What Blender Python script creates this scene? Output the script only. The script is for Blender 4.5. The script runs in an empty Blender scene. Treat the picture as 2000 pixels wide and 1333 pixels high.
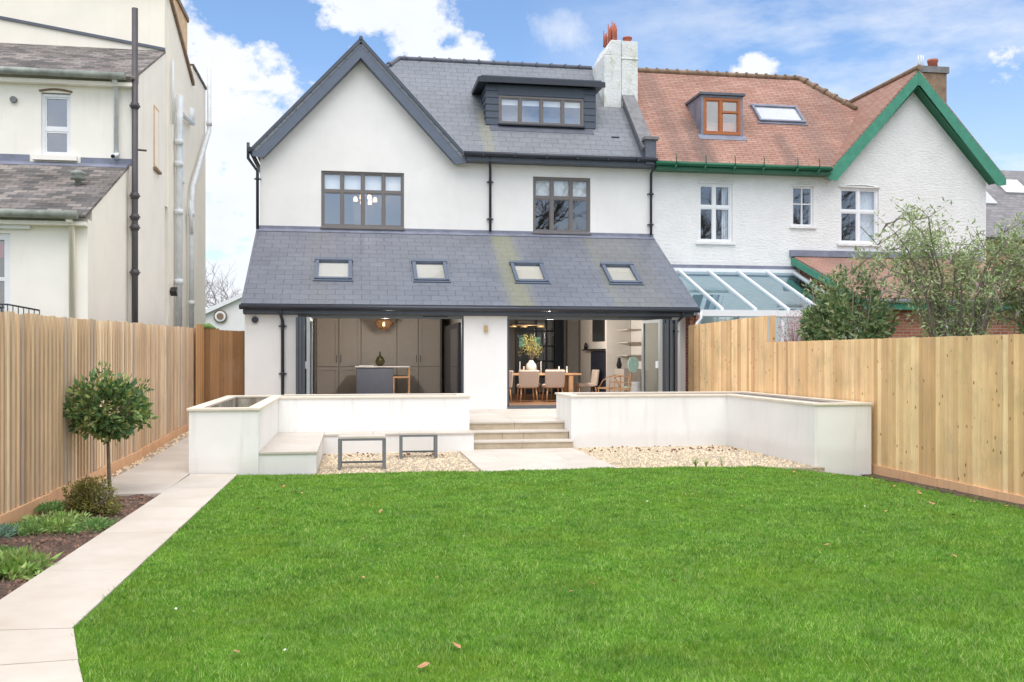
import bpy, math, random
import numpy as np
from mathutils import Vector, Matrix, noise
random.seed(7); RNG = np.random.default_rng(7)
SC = bpy.context.scene
COL = SC.collection
R = math.radians

# ------------------------------------------------------------------ camera
cam = bpy.data.cameras.new('camera'); camo = bpy.data.objects.new('camera', cam); COL.objects.link(camo)
cam.sensor_width = 36.0; cam.lens = 33.44; cam.shift_y = 0.01425; cam.clip_end = 2000; cam.clip_start = .05
camo.location = (0, 0, 1.71); camo.rotation_euler = (R(90), 0, -math.atan(311/1858))
SC.camera = camo

# ------------------------------------------------------------------ world, sun, exposure
SUN_EL, SUN_AZ = R(66), R(188)          # azimuth clockwise from +Y (the house side)
W = bpy.data.worlds.new("World"); SC.world = W; W.use_nodes = True
def world():
    nt = W.node_tree; N = nt.nodes; L = nt.links; N.clear()
    out = N.new('ShaderNodeOutputWorld'); bg = N.new('ShaderNodeBackground'); L.new(bg.outputs[0], out.inputs[0])
    sky = N.new('ShaderNodeTexSky'); sky.sky_type = 'NISHITA'; sky.sun_disc = False
    sky.sun_elevation = SUN_EL; sky.sun_rotation = SUN_AZ; sky.air_density = 1.0; sky.dust_density = .6; sky.ozone_density = 1.6
    tc = N.new('ShaderNodeTexCoord'); sep = N.new('ShaderNodeSeparateXYZ'); L.new(tc.outputs['Generated'], sep.inputs[0])
    def m(op, a, b=None, c=None):
        n = N.new('ShaderNodeMath'); n.operation = op
        for i, v in enumerate((a, b, c)):
            if v is None: continue
            if isinstance(v, (int, float)): n.inputs[i].default_value = v
            else: L.new(v, n.inputs[i])
        return n.outputs[0]
    az = m('MULTIPLY', m('ARCTAN2', sep.outputs[0], sep.outputs[1]), 57.2958)
    el = m('MULTIPLY', m('ARCSINE', sep.outputs[2]), 57.2958)
    def nz(scale, detail, rough, sz=1.0, off=0.0):
        mp = N.new('ShaderNodeMapping'); mp.inputs['Scale'].default_value = (1, 1, sz); mp.inputs['Location'].default_value = (off, off, 0)
        L.new(tc.outputs['Generated'], mp.inputs[0])
        n = N.new('ShaderNodeTexNoise'); n.inputs['Scale'].default_value = scale; n.inputs['Detail'].default_value = detail
        n.inputs['Roughness'].default_value = rough; L.new(mp.outputs[0], n.inputs[0]); return n.outputs[0]
    n1 = nz(13, 7, .62, 1.4); n2 = nz(5, 6, .6, 3.0, 4.2)
    def blob(a, e, ra, re):
        dx = m('DIVIDE', m('SUBTRACT', az, a), ra); dy = m('DIVIDE', m('SUBTRACT', el, e), re)
        return m('SUBTRACT', 1.0, m('SQRT', m('ADD', m('MULTIPLY', dx, dx), m('MULTIPLY', dy, dy))))
    f = None
    for b in ((-9.6, 11.5, 6.3, 7.2), (-6.0, 10.5, 3.4, 5.0), (-8, 3.2, 7, 3.0), (-12, 21, 3.4, 3.2), (1.2, 19.8, 2.9, 2.0), (4.2, 18.8, 2.6, 2.1), (-3, 22.5, 3.5, 2.2),
              (6.3, 17.4, 2.4, 1.5), (23.9, 15.9, 1.5, 1.15), (-25, 24, 9, 9), (60, 20, 20, 14)):
        v = blob(*b); f = v if f is None else m('MAXIMUM', f, v)
    dens = m('ADD', m('MULTIPLY', f, 1.0), m('ADD', m('MULTIPLY', m('SUBTRACT', n1, .5), 2.6), m('MULTIPLY', m('SUBTRACT', nz(38, 6, .6, 1.2, 7.0), .5), .9)))
    front = m('MULTIPLY', m('SMOOTH_MIN', m('MAXIMUM', m('MULTIPLY', dens, 3.4), 0.0), 1.0, .15), 1.0)
    # wisps low on the right, and a broken cloud deck outside the view, added for its light
    w2 = m('MULTIPLY', m('MAXIMUM', m('ADD', blob(13, 18.6, 2.6, 1.9), m('MULTIPLY', m('SUBTRACT', nz(16, 6, .65, .8, 3.3), .62), 3.0)), 0.0), .7)
    wisp = m('MULTIPLY', m('MULTIPLY', m('MAXIMUM', m('SUBTRACT', n2, .45), 0.0), 3.2), m('MINIMUM', m('MAXIMUM', m('DIVIDE', m('SUBTRACT', az, 10.0), 14.0), 0.0), 1.0))
    deck = m('MINIMUM', m('MAXIMUM', m('MULTIPLY', m('SUBTRACT', nz(2.2, 6, .6, 1.6, 9.0), .44), 6.0), 0.0), 1.0)
    away = m('MINIMUM', m('MAXIMUM', m('DIVIDE', m('SUBTRACT', m('MAXIMUM', m('SUBTRACT', m('ABSOLUTE', m('SUBTRACT', az, 9.0)), 34.0), m('SUBTRACT', el, 24.0)), 0.0), 8.0), 0.0), 1.0)
    haze = m('MULTIPLY', m('MAXIMUM', m('SUBTRACT', 1.0, m('DIVIDE', m('ABSOLUTE', el), 17.0)), 0.0), .55)
    c = m('MINIMUM', m('MAXIMUM', m('MAXIMUM', front, m('MAXIMUM', m('MAXIMUM', wisp, w2), haze)), m('MULTIPLY', deck, away)), 1.0)
    bl = N.new('ShaderNodeMix'); bl.data_type = 'RGBA'; bl.blend_type = 'MULTIPLY'; bl.inputs[0].default_value = 1
    L.new(sky.outputs[0], bl.inputs[6]); bl.inputs[7].default_value = (SKYK[0], SKYK[1], SKYK[2], 1)
    cl = N.new('ShaderNodeMix'); cl.data_type = 'RGBA'; L.new(nz(9, 5, .55, 2.0, 2.0), cl.inputs[0])
    cl.inputs[6].default_value = (5.3, 5.7, 6.5, 1); cl.inputs[7].default_value = (7.0, 7.1, 7.3, 1)
    br = N.new('ShaderNodeMix'); br.data_type = 'RGBA'; br.blend_type = 'MULTIPLY'; br.inputs[0].default_value = 1; L.new(cl.outputs[2], br.inputs[6])
    cc = N.new('ShaderNodeCombineColor'); bv = 0
    for k in range(3): L.new(m('ADD', 1.0, m('MULTIPLY', away, (1.05, .88, .62)[k])), cc.inputs[k])  # clouds outside the view are brightened and warmed to add fill
    L.new(cc.outputs[0], br.inputs[7])
    mx = N.new('ShaderNodeMix'); mx.data_type = 'RGBA'; L.new(c, mx.inputs[0]); L.new(bl.outputs[2], mx.inputs[6]); L.new(br.outputs[2], mx.inputs[7])
    L.new(mx.outputs[2], bg.inputs[0]); bg.inputs[1].default_value = 0.1
SKYK = (1.10, 1.21, 1.33)
world()
sl = bpy.data.lights.new('sun', 'SUN'); sl.energy = 1.75; sl.angle = R(60); sl.color = (1, .94, .86)
so = bpy.data.objects.new('sun', sl); COL.objects.link(so)
sd = Vector((math.sin(SUN_AZ)*math.cos(SUN_EL), math.cos(SUN_AZ)*math.cos(SUN_EL), math.sin(SUN_EL)))
so.rotation_euler = sd.to_track_quat('Z', 'Y').to_euler(); so.location = (0, -10, 30)
SC.view_settings.view_transform = 'Standard'; SC.view_settings.look = 'None'; SC.view_settings.gamma = 1
SC.view_settings.exposure = 0.66

# ------------------------------------------------------------------ materials
M = {}
def s2l(c):
    return tuple((v/255/12.92 if v/255 <= .04045 else ((v/255+.055)/1.055)**2.4) for v in c)
class MT:
    def __init__(s, name):
        s.m = bpy.data.materials.new(name); s.m.use_nodes = True; s.nt = s.m.node_tree; s.N = s.nt.nodes; s.L = s.nt.links
        s.b = s.N['Principled BSDF']; s.out = s.N['Material Output']; M[name] = s.m
    def n(s, t, **k):
        n = s.N.new(t)
        for a, v in k.items(): setattr(n, a, v)
        return n
    def co(s, kind='Object', scale=(1, 1, 1), loc=(0, 0, 0)):
        t = s.n('ShaderNodeTexCoord'); mp = s.n('ShaderNodeMapping'); mp.inputs['Scale'].default_value = scale; mp.inputs['Location'].default_value = loc
        s.L.new(t.outputs[kind], mp.inputs[0]); return mp.outputs[0]
    def noise(s, scale, detail=4, rough=.55, sc=(1, 1, 1), kind='Object', loc=(0, 0, 0), dist=0):
        n = s.n('ShaderNodeTexNoise'); n.inputs['Scale'].default_value = scale; n.inputs['Detail'].default_value = detail
        n.inputs['Roughness'].default_value = rough; n.inputs['Distortion'].default_value = dist; s.L.new(s.co(kind, sc, loc), n.inputs[0]); return n.outputs[0]
    def ramp(s, f, stops):
        r = s.n('ShaderNodeValToRGB'); e = r.color_ramp.elements
        while len(e) < len(stops): e.new(.5)
        for i, (p, c) in enumerate(stops):
            e[i].position = p; e[i].color = (c if hasattr(c, '__len__') else (c,)*3)[:3]+(1,) if not hasattr(c, '__len__') or len(c) == 3 else c
        s.L.new(f, r.inputs[0]); return r.outputs[0]
    def mix(s, f, a, b, mode='MIX'):
        n = s.n('ShaderNodeMix', data_type='RGBA', blend_type=mode)
        for i, v in ((0, f), (6, a), (7, b)):
            if isinstance(v, (int, float)) : n.inputs[i].default_value = v
            elif isinstance(v, tuple): n.inputs[i].default_value = v+(1,) if len(v) == 3 else v
            else: s.L.new(v, n.inputs[i])
        return n.outputs[2]
    def col(s, c):
        if isinstance(c, tuple): s.b.inputs['Base Color'].default_value = c+(1,)
        else: s.L.new(c, s.b.inputs['Base Color'])
        return s
    def rough(s, r, spec=None):
        s.b.inputs['Roughness'].default_value = r
        if spec is not None: s.b.inputs['Specular IOR Level'].default_value = spec
        return s
    def bump(s, h, dist=.01, strength=1):
        b = s.n('ShaderNodeBump'); b.inputs['Distance'].default_value = dist; b.inputs['Strength'].default_value = strength
        s.L.new(h, b.inputs['Height']); s.L.new(b.outputs[0], s.b.inputs['Normal']); return s

def plain(name, c, rough=.5, var=.12, scale=6, metal=0, spec=None, bump=0):
    t = MT(name); a = tuple(x*(1-var) for x in c); b = tuple(min(1, x*(1+var)) for x in c)
    nz = t.noise(scale, 5, .6); t.col(t.ramp(nz, [(.3, a), (.7, b)])).rough(rough, spec); t.b.inputs['Metallic'].default_value = metal
    if bump: t.bump(t.noise(scale*6, 4), bump)
    return t
def render_mat(name, c, dirt=(.55, .53, .48), streak=.35, bump=.0015, moss=0):
    t = MT(name)
    base = t.ramp(t.noise(1.3, 6, .6), [(.3, tuple(x*.95 for x in c)), (.7, tuple(min(1, x*1.03) for x in c))])
    st = t.noise(3.0, 5, .6, sc=(2.2, 2.2, .22)); f = t.ramp(st, [(.56, 0), (.78, streak)])
    sp = t.ramp(t.noise(7, 6, .7, loc=(3, 1, 2)), [(.66, 0), (.76, streak*.6)])
    c1 = t.mix(f, base, dirt); c1 = t.mix(sp, c1, tuple(x*.8 for x in dirt))
    if name == 'planter render':
        tc = t.n('ShaderNodeTexCoord'); sp2 = t.n('ShaderNodeSeparateXYZ'); t.L.new(tc.outputs['Object'], sp2.inputs[0])
        ad = t.n('ShaderNodeMath', operation='MULTIPLY_ADD'); t.L.new(t.noise(5, 6, .7), ad.inputs[0]); ad.inputs[1].default_value = -.35; t.L.new(sp2.outputs[2], ad.inputs[2])
        c1 = t.mix(t.ramp(ad.outputs[0], [(0, .16), (.14, 0)]), c1, (.50, .43, .36))
    t.col(c1).rough(.85, .2); t.bump(t.noise(90, 3, .6), bump, .6); return t
render_mat('white render', (.82, .81, .79), streak=.12)
render_mat('planter render', (.86, .855, .83), dirt=(.52, .50, .44), streak=.30)
render_mat('cream render', (.91, .85, .745), dirt=(.74, .68, .54), streak=.35, bump=.004)
render_mat('cream front render', (.91, .87, .79), dirt=(.66, .61, .50), streak=.25, bump=.004)
def roughcast():
    t = MT('roughcast render'); t.col(t.ramp(t.noise(2, 6), [(.3, (.76, .755, .745)), (.7, (.83, .825, .815))])).rough(.85, .2)
    h = t.noise(11, 6, .65, sc=(.7, 1, 1.7)); t.bump(h, .04, .8)
roughcast()
def slate(name, c1, c2, mort, bw=.30, rh=.2, ms=.007, rough=.42, bias=0, moss=None, var=.13, bumpd=.006, spec=.5):
    t = MT(name); br = t.n('ShaderNodeTexBrick'); br.offset = .5; br.offset_frequency = 2
    t.L.new(t.co('UV'), br.inputs[0])
    for k, v in (('Color1', c1+(1,)), ('Color2', c2+(1,)), ('Mortar', mort+(1,))): br.inputs[k].default_value = v
    br.inputs['Scale'].default_value = 1; br.inputs['Brick Width'].default_value = bw; br.inputs['Row Height'].default_value = rh
    br.inputs['Mortar Size'].default_value = ms; br.inputs['Mortar Smooth'].default_value = .2; br.inputs['Bias'].default_value = bias
    v = t.ramp(t.noise(.9, 6, .65, kind='UV'), [(.25, 1-var), (.75, 1+var)])
    c = t.mix(1.0, br.outputs[0], v, 'MULTIPLY')
    fine = t.ramp(t.noise(14, 5, .7, kind='UV', sc=(.5, 1, 1)), [(.3, .85), (.7, 1.12)]); c = t.mix(1.0, c, fine, 'MULTIPLY')
    if moss:
        uc = t.n('ShaderNodeTexCoord'); sp = t.n('ShaderNodeSeparateXYZ'); t.L.new(uc.outputs['UV'], sp.inputs[0])
        for (cx, w, lo, hi, col, amt) in moss:
            def mm(op, a, b):
                n = t.n('ShaderNodeMath', operation=op)
                for i, q in enumerate((a, b)):
                    if isinstance(q, (int, float)): n.inputs[i].default_value = q
                    else: t.L.new(q, n.inputs[i])
                return n.outputs[0]
            d = mm('ABSOLUTE', mm('SUBTRACT', mm('ADD', sp.outputs[0], mm('MULTIPLY', t.noise(3, 4, kind='UV'), .22)), cx+.11), 0)
            a = mm('SUBTRACT', 1.0, mm('DIVIDE', d, w)); 
            vfade = mm('MULTIPLY', mm('MINIMUM', mm('MAXIMUM', mm('MULTIPLY', mm('SUBTRACT', sp.outputs[1], lo), 3.0), 0.0), 1.0), mm('MINIMUM', mm('MAXIMUM', mm('MULTIPLY', mm('SUBTRACT', hi, sp.outputs[1]), 3.0), 0.0), 1.0))
            tex = t.ramp(t.noise(8, 6, .7, kind='UV'), [(.3, .35), (.6, 1.0)])
            f = mm('MULTIPLY', mm('MULTIPLY', mm('MINIMUM', mm('MAXIMUM', mm('MULTIPLY', a, 1.6), 0.0), 1.0), vfade), amt)
            g = mm('MULTIPLY', f, tex)
            c = t.mix(g, c, col)
    t.col(c).rough(rough, spec)
    inv = t.ramp(br.outputs['Fac'], [(0, 1.0), (1, 0.0)]); t.bump(inv, bumpd, .8)
    return t
slate('lean-to slate', (.145, .157, .188), (.162, .175, .207), (.07, .076, .09), bw=.40, rh=.25, ms=.006, moss=[(3.93, .42, -9, 99, (.25, .25, .13), .7), (7.0, .9, -9, 99, (.20, .19, .11), .28), (-.75, .5, -9, 99, (.21, .19, .16), .22), (6.3, .2, -9, 99, (.22, .23, .12), .3)])
slate('main slate', (.18, .193, .215), (.20, .214, .236), (.10, .107, .12), bw=.36, rh=.23, ms=.006, moss=[(3.62, .24, -99, 25.2, (.26, .26, .16), .6)])
slate('old slate', (.10, .095, .095), (.26, .23, .21), (.08, .075, .07), bw=.23, rh=.15, ms=.006, rough=.85, var=.6, bumpd=.025, spec=.2)
slate('far slate', (.17, .165, .175), (.24, .23, .235), (.09, .09, .095), bw=.3, rh=.2, rough=.6)
slate('red tile', (.355, .19, .148), (.425, .262, .208), (.235, .14, .105), bw=.34, rh=.10, ms=.013, rough=.8, var=.22, bumpd=.015, spec=.15,
      moss=[(9.75, .42, -99, 25.2, (.13, .105, .10), .75), (9.05, .35, -99, 99, (.15, .11, .10), .5), (12.3, .30, -99, 24.6, (.15, .11, .10), .6), (13.5, .5, -99, 26, (.16, .12, .11), .5), (14.6, .5, -99, 99, (.16, .12, .11), .4)])
slate('brick', (.30, .10, .055), (.42, .17, .10), (.36, .30, .25), bw=.225, rh=.075, ms=.01, rough=.85, var=.15, bumpd=.004, spec=.1)
plain('dark fascia', s2l((72, 80, 92)), .45)
plain('bargeboard grey', s2l((92, 102, 118)), .45, .06)
plain('gutter black', s2l((46, 50, 60)), .35)
plain('soil pipe black', s2l((74, 70, 74)), .5)
plain('window grey', s2l((116, 110, 108)), .4, .05)
plain('aluminium grey', s2l((98, 102, 106)), .35, .05)
plain('dark aluminium', s2l((68, 72, 80)), .35, .08)
plain('silver seal', s2l((150, 156, 156)), .35, .05)
plain('plastic white', (.80, .81, .83), .35, .03)
plain('plastic pipe', (.68, .71, .73), .45, .10)
plain('stone coping', s2l((226, 216, 199)), .7, .06, 5, bump=.001)
plain('lead', s2l((122, 126, 142)), .5, .25, 3)
plain('lead dark', s2l((92, 96, 108)), .5, .2, 3)
plain('coping stone old', s2l((120, 120, 122)), .8, .25, 5, bump=.01)
plain('green paint', s2l((62, 136, 112)), .55, .16, 5)
plain('dark green paint', s2l((18, 96, 66)), .4, .08, 3)
plain('brown window', s2l((168, 98, 52)), .45, .10)
plain('terracotta', s2l((166, 94, 74)), .8, .2, 8, bump=.004)
plain('cladding', s2l((66, 76, 90)), .45, .06)
plain('chimney stone', s2l((134, 112, 92)), .85, .3, 5, bump=.01)
plain('orange brick wall', s2l((196, 150, 112)), .85, .2, 5, bump=.004)
plain('yellow stock', s2l((214, 182, 146)), .85, .2, 5)
plain('grey green gutter', s2l((140, 146, 138)), .5, .35, 5)
plain('frame steel', s2l((112, 116, 118)), .4, .08)
plain('interior wall', (.66, .63, .59), .8, .04)
plain('interior dark wall', (.30, .28, .26), .8, .06)
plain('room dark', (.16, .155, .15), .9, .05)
plain('ceiling white', (.75, .74, .71), .8, .03)
plain('cupboard paint', (.50, .465, .42), .5, .03)
plain('island paint', s2l((104, 112, 128)), .5, .05)
plain('quartz', (.80, .79, .78), .2, .03)
plain('oak', (.62, .36, .19), .5, .15, 9)
plain('oak floor', (.36, .20, .11), .5, .2, 3)
plain('chair fabric', (.74, .62, .54), .9, .06, 30)
plain('chair fabric grey', (.40, .37, .33), .9, .06, 30)
plain('navy', (.016, .020, .036), .35, .1)
plain('black', (.012, .012, .015), .3, .1)
plain('vase white', (.70, .69, .66), .6, .12, 20)
plain('mint', (.50, .76, .66), .6, .15, 12)
plain('glass bottle', (.06, .055, .02), .1, .3)
plain('wax white', (.82, .80, .76), .5, .03)
plain('brass', (.55, .38, .20), .35, .1, metal=.6)
plain('red fabric', (.55, .04, .10), .8, .1)
plain('trunk bark', s2l((120, 110, 96)), .9, .3, 20, bump=.004)
plain('bare twig', s2l((126, 116, 110)), .9, .25, 6)
plain('brown leaf', s2l((184, 136, 98)), .7, .35, 15)
plain('pale petal', (.85, .85, .84), .7, .05)
plain('pebble', s2l((236, 216, 186)), .8, .22, 30)
plain('pebble dark', s2l((120, 82, 60)), .8, .3, 30)
plain('mulch', s2l((138, 108, 92)), .9, .6, 7)
plain('plank', s2l((196, 150, 112)), .75, .2, 3)
def rattan():
    t = MT('rattan'); t.col(t.ramp(t.noise(25, 3), [(.3, (.10, .045, .015)), (.7, (.22, .11, .04))])).rough(.6)
    t.b.inputs['Transmission Weight'].default_value = 0
rattan()
def bulbm():
    t = MT('bulb glow'); t.b.inputs['Emission Color'].default_value = (1, .66, .36, 1); t.b.inputs['Emission Strength'].default_value = 4
    t = MT('shade glow'); t.col((.8, .66, .5)); t.b.inputs['Emission Color'].default_value = (1, .60, .34, 1); t.b.inputs['Emission Strength'].default_value = 1.0
    t = MT('glowing view green'); t.col(t.ramp(t.noise(12, 4), [(.35, (.03, .12, .05)), (.65, (.25, .45, .30))])); t.b.inputs['Emission Strength'].default_value = .35  # green noise with a glow, painted stand-in for the daylit garden beyond
    t.L.new(t.b.inputs['Base Color'].links[0].from_socket, t.b.inputs['Emission Color'])
    t = MT('fabric blind'); t.col((.86, .87, .84)).rough(.9)
    t = MT('roller blind'); t.col((.78, .78, .76)).rough(.9)
    tr = t.n('ShaderNodeBsdfTranslucent'); tr.inputs[0].default_value = (.7, .69, .62, 1); mx = t.n('ShaderNodeMixShader'); mx.inputs[0].default_value = .4
    t.L.new(t.b.outputs[0], mx.inputs[1]); t.L.new(tr.outputs[0], mx.inputs[2]); t.L.new(mx.outputs[0], t.out.inputs[0])
bulbm()
def glassm(name, refl, tint=(1, 1, 1), rcol=(.9, .93, 1.0), r=.015, wav=.25):
    t = MT(name); tr = t.n('ShaderNodeBsdfTransparent'); tr.inputs[0].default_value = tint+(1,)
    gl = t.n('ShaderNodeBsdfGlossy'); gl.inputs['Roughness'].default_value = r; gl.inputs[0].default_value = rcol+(1,)
    bp = t.n('ShaderNodeBump'); bp.inputs['Distance'].default_value = .004; bp.inputs['Strength'].default_value = wav; t.L.new(t.noise(1.7, 2), bp.inputs['Height']); t.L.new(bp.outputs[0], gl.inputs['Normal'])
    lw = t.n('ShaderNodeFresnel'); lw.inputs[0].default_value = 1.5
    a = t.n('ShaderNodeMath', operation='MAXIMUM'); a.inputs[1].default_value = refl; t.L.new(lw.outputs[0], a.inputs[0])
    ge = t.n('ShaderNodeNewGeometry'); inv = t.n('ShaderNodeMath', operation='SUBTRACT'); inv.inputs[0].default_value = 1; t.L.new(ge.outputs['Backfacing'], inv.inputs[1]); a2 = t.n('ShaderNodeMath', operation='MULTIPLY'); t.L.new(a.outputs[0], a2.inputs[0]); t.L.new(inv.outputs[0], a2.inputs[1])
    mx = t.n('ShaderNodeMixShader'); t.L.new(a2.outputs[0], mx.inputs[0]); t.L.new(tr.outputs[0], mx.inputs[1]); t.L.new(gl.outputs[0], mx.inputs[2]); t.L.new(mx.outputs[0], t.out.inputs[0])
glassm('window glass', .26, (.93, .95, .96)); glassm('dark glass', .17, (.85, .88, .90)); glassm('door glass', .14, (.62, .66, .64))
glassm('roof glass', .5, (.68, .84, .88), (.80, .93, 1.0), wav=.03); glassm('skylight glass', .2, (.97, .97, .96))
glassm('bright skylight glass', .75, (.5, .5, .5), (.95, .98, 1.0), .15)
def board_mat(name, cols, streaks=(.72, 1.25), knots=True, green=0, gain=1.3):
    t = MT(name); g = t.n('ShaderNodeNewGeometry'); c = t.ramp(g.outputs['Random Per Island'], [(i/(len(cols)-1), s2l(k)) for i, k in enumerate(cols)])
    gr = t.ramp(t.noise(7, 6, .65, sc=(5, 5, .22)), [(.25, streaks[0]), (.75, streaks[1])]); c = t.mix(.55, c, t.mix(1.0, c, gr, 'MULTIPLY'))
    cv = t.ramp(t.noise(1.1, 3, .5, loc=(9, 2, 1)), [(.3, .90*gain), (.7, 1.1*gain)]); c = t.mix(1.0, c, cv, 'MULTIPLY')
    if knots:
        v = t.n('ShaderNodeTexVoronoi'); v.inputs['Scale'].default_value = 6.0; t.L.new(t.co('Object', (1, 1.5, .8)), v.inputs[0])
        k = t.ramp(v.outputs['Distance'], [(.06, .85), (.15, 0)]); c = t.mix(k, c, s2l((128, 82, 46)))
    wt = t.ramp(t.noise(2.2, 6, .7, sc=(1, 1, .5), loc=(7, 3, 2)), [(.5, 0), (.72, .4)]); c = t.mix(wt, c, s2l((172, 146, 124)))
    if green:
        k = t.ramp(t.noise(1.4, 5, .6, loc=(4, 4, 4)), [(.52, 0), (.7, green)]); c = t.mix(k, c, s2l((150, 146, 92)))
    t.col(c).rough(.75, .25); t.bump(t.noise(30, 4, .6, sc=(3, 3, .2)), .002, .5)
board_mat('pine board', [(204, 168, 122), (222, 190, 144), (186, 146, 104), (228, 198, 154), (210, 174, 126)], green=.3)
board_mat('shaded larch back', [(150, 112, 82), (132, 98, 74), (160, 124, 94)], knots=False, gain=1.1)  # darker than the front slats: shade of the gaps put into the colour
board_mat('larch slat', [(206, 178, 144), (184, 154, 122), (222, 198, 166), (172, 152, 134), (210, 178, 140)], knots=False, streaks=(.55, 1.25))
board_mat('orange board', [(206, 158, 108), (190, 144, 98), (214, 168, 118)], knots=False, gain=1.1)
board_mat('dark board', [(172, 132, 92), (154, 116, 80), (186, 144, 102)], knots=False, gain=.8)
board_mat('gravel board wood', [(208, 168, 132), (198, 156, 120)], knots=False)
def leafm(name, cols, rough=.45, transl=.25, spec=.5, patch=False):
    t = MT(name); g = t.n('ShaderNodeNewGeometry'); c = t.ramp(g.outputs['Random Per Island'], [(i/(len(cols)-1), k) for i, k in enumerate(cols)])
    c = t.mix(1.0, c, t.ramp(t.noise(2.5, 4), [(.3, .75), (.7, 1.25)]), 'MULTIPLY')
    if patch:
        c = t.mix(t.ramp(t.noise(1.1, 5, .65, loc=(3, 5, 0)), [(.5, 0), (.68, .55)]), c, (.26, .37, .03))
        c = t.mix(t.ramp(t.noise(2.6, 5, .65, loc=(8, 1, 0)), [(.56, 0), (.68, .6)]), c, (.05, .20, .03))
        c = t.mix(t.ramp(t.noise(6.5, 4, .6, loc=(1, 9, 0)), [(.54, 0), (.72, .5)]), c, (.30, .42, .16))
        c = t.mix(t.ramp(t.noise(7.5, 4, .6, loc=(5, 2, 0)), [(.6, 0), (.72, .6)]), c, (.04, .15, .015))
        c = t.mix(t.ramp(t.noise(16, 4, .65, loc=(2, 2, 0)), [(.5, 0), (.66, .6)]), c, (.035, .15, .012))
        c = t.mix(t.ramp(t.noise(21, 4, .65, loc=(6, 4, 0)), [(.54, 0), (.68, .55)]), c, (.36, .52, .14))
    t.col(c).rough(rough, spec); tr = t.n('ShaderNodeBsdfTranslucent'); t.L.new(c, tr.inputs[0]); mx = t.n('ShaderNodeMixShader'); mx.inputs[0].default_value = transl
    t.L.new(t.b.outputs[0], mx.inputs[1]); t.L.new(tr.outputs[0], mx.inputs[2]); t.L.new(mx.outputs[0], t.out.inputs[0])
leafm('bay leaf', [(.05, .12, .045), (.09, .19, .06), (.20, .32, .12), (.42, .44, .14), (.12, .20, .07)], .35)
leafm('laurel leaf', [(.07, .15, .06), (.14, .24, .09), (.26, .35, .15), (.46, .48, .26), (.09, .17, .07)], .35)
leafm('buddleia leaf', [(.20, .30, .11), (.30, .42, .16), (.42, .50, .24), (.52, .54, .34), (.17, .27, .11)], .6)
leafm('privet leaf', [(.10, .14, .03), (.19, .21, .05), (.32, .30, .08), (.26, .16, .06), (.12, .16, .04)], .5)
leafm('weed leaf', [(.10, .24, .05), (.19, .37, .10), (.26, .43, .15), (.15, .28, .08)], .6)
leafm('fresh weed leaf', [(.20, .38, .06), (.32, .50, .12), (.42, .56, .20), (.16, .30, .06), (.40, .42, .16)], .6)
leafm('blue green leaf', [(.18, .34, .24), (.30, .46, .36), (.15, .28, .19)], .6)
leafm('pink twig leaf', [(.42, .22, .26), (.5, .30, .30), (.34, .18, .20)], .7)
leafm('yellow flower', [(.50, .40, .10), (.40, .40, .13), (.58, .46, .13), (.28, .34, .12)], .7)
leafm('grass blade', [(.10, .29, .02), (.16, .37, .025), (.26, .48, .05), (.48, .58, .20), (.08, .25, .03), (.20, .41, .05)], .6, .2, .25, True)
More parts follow.
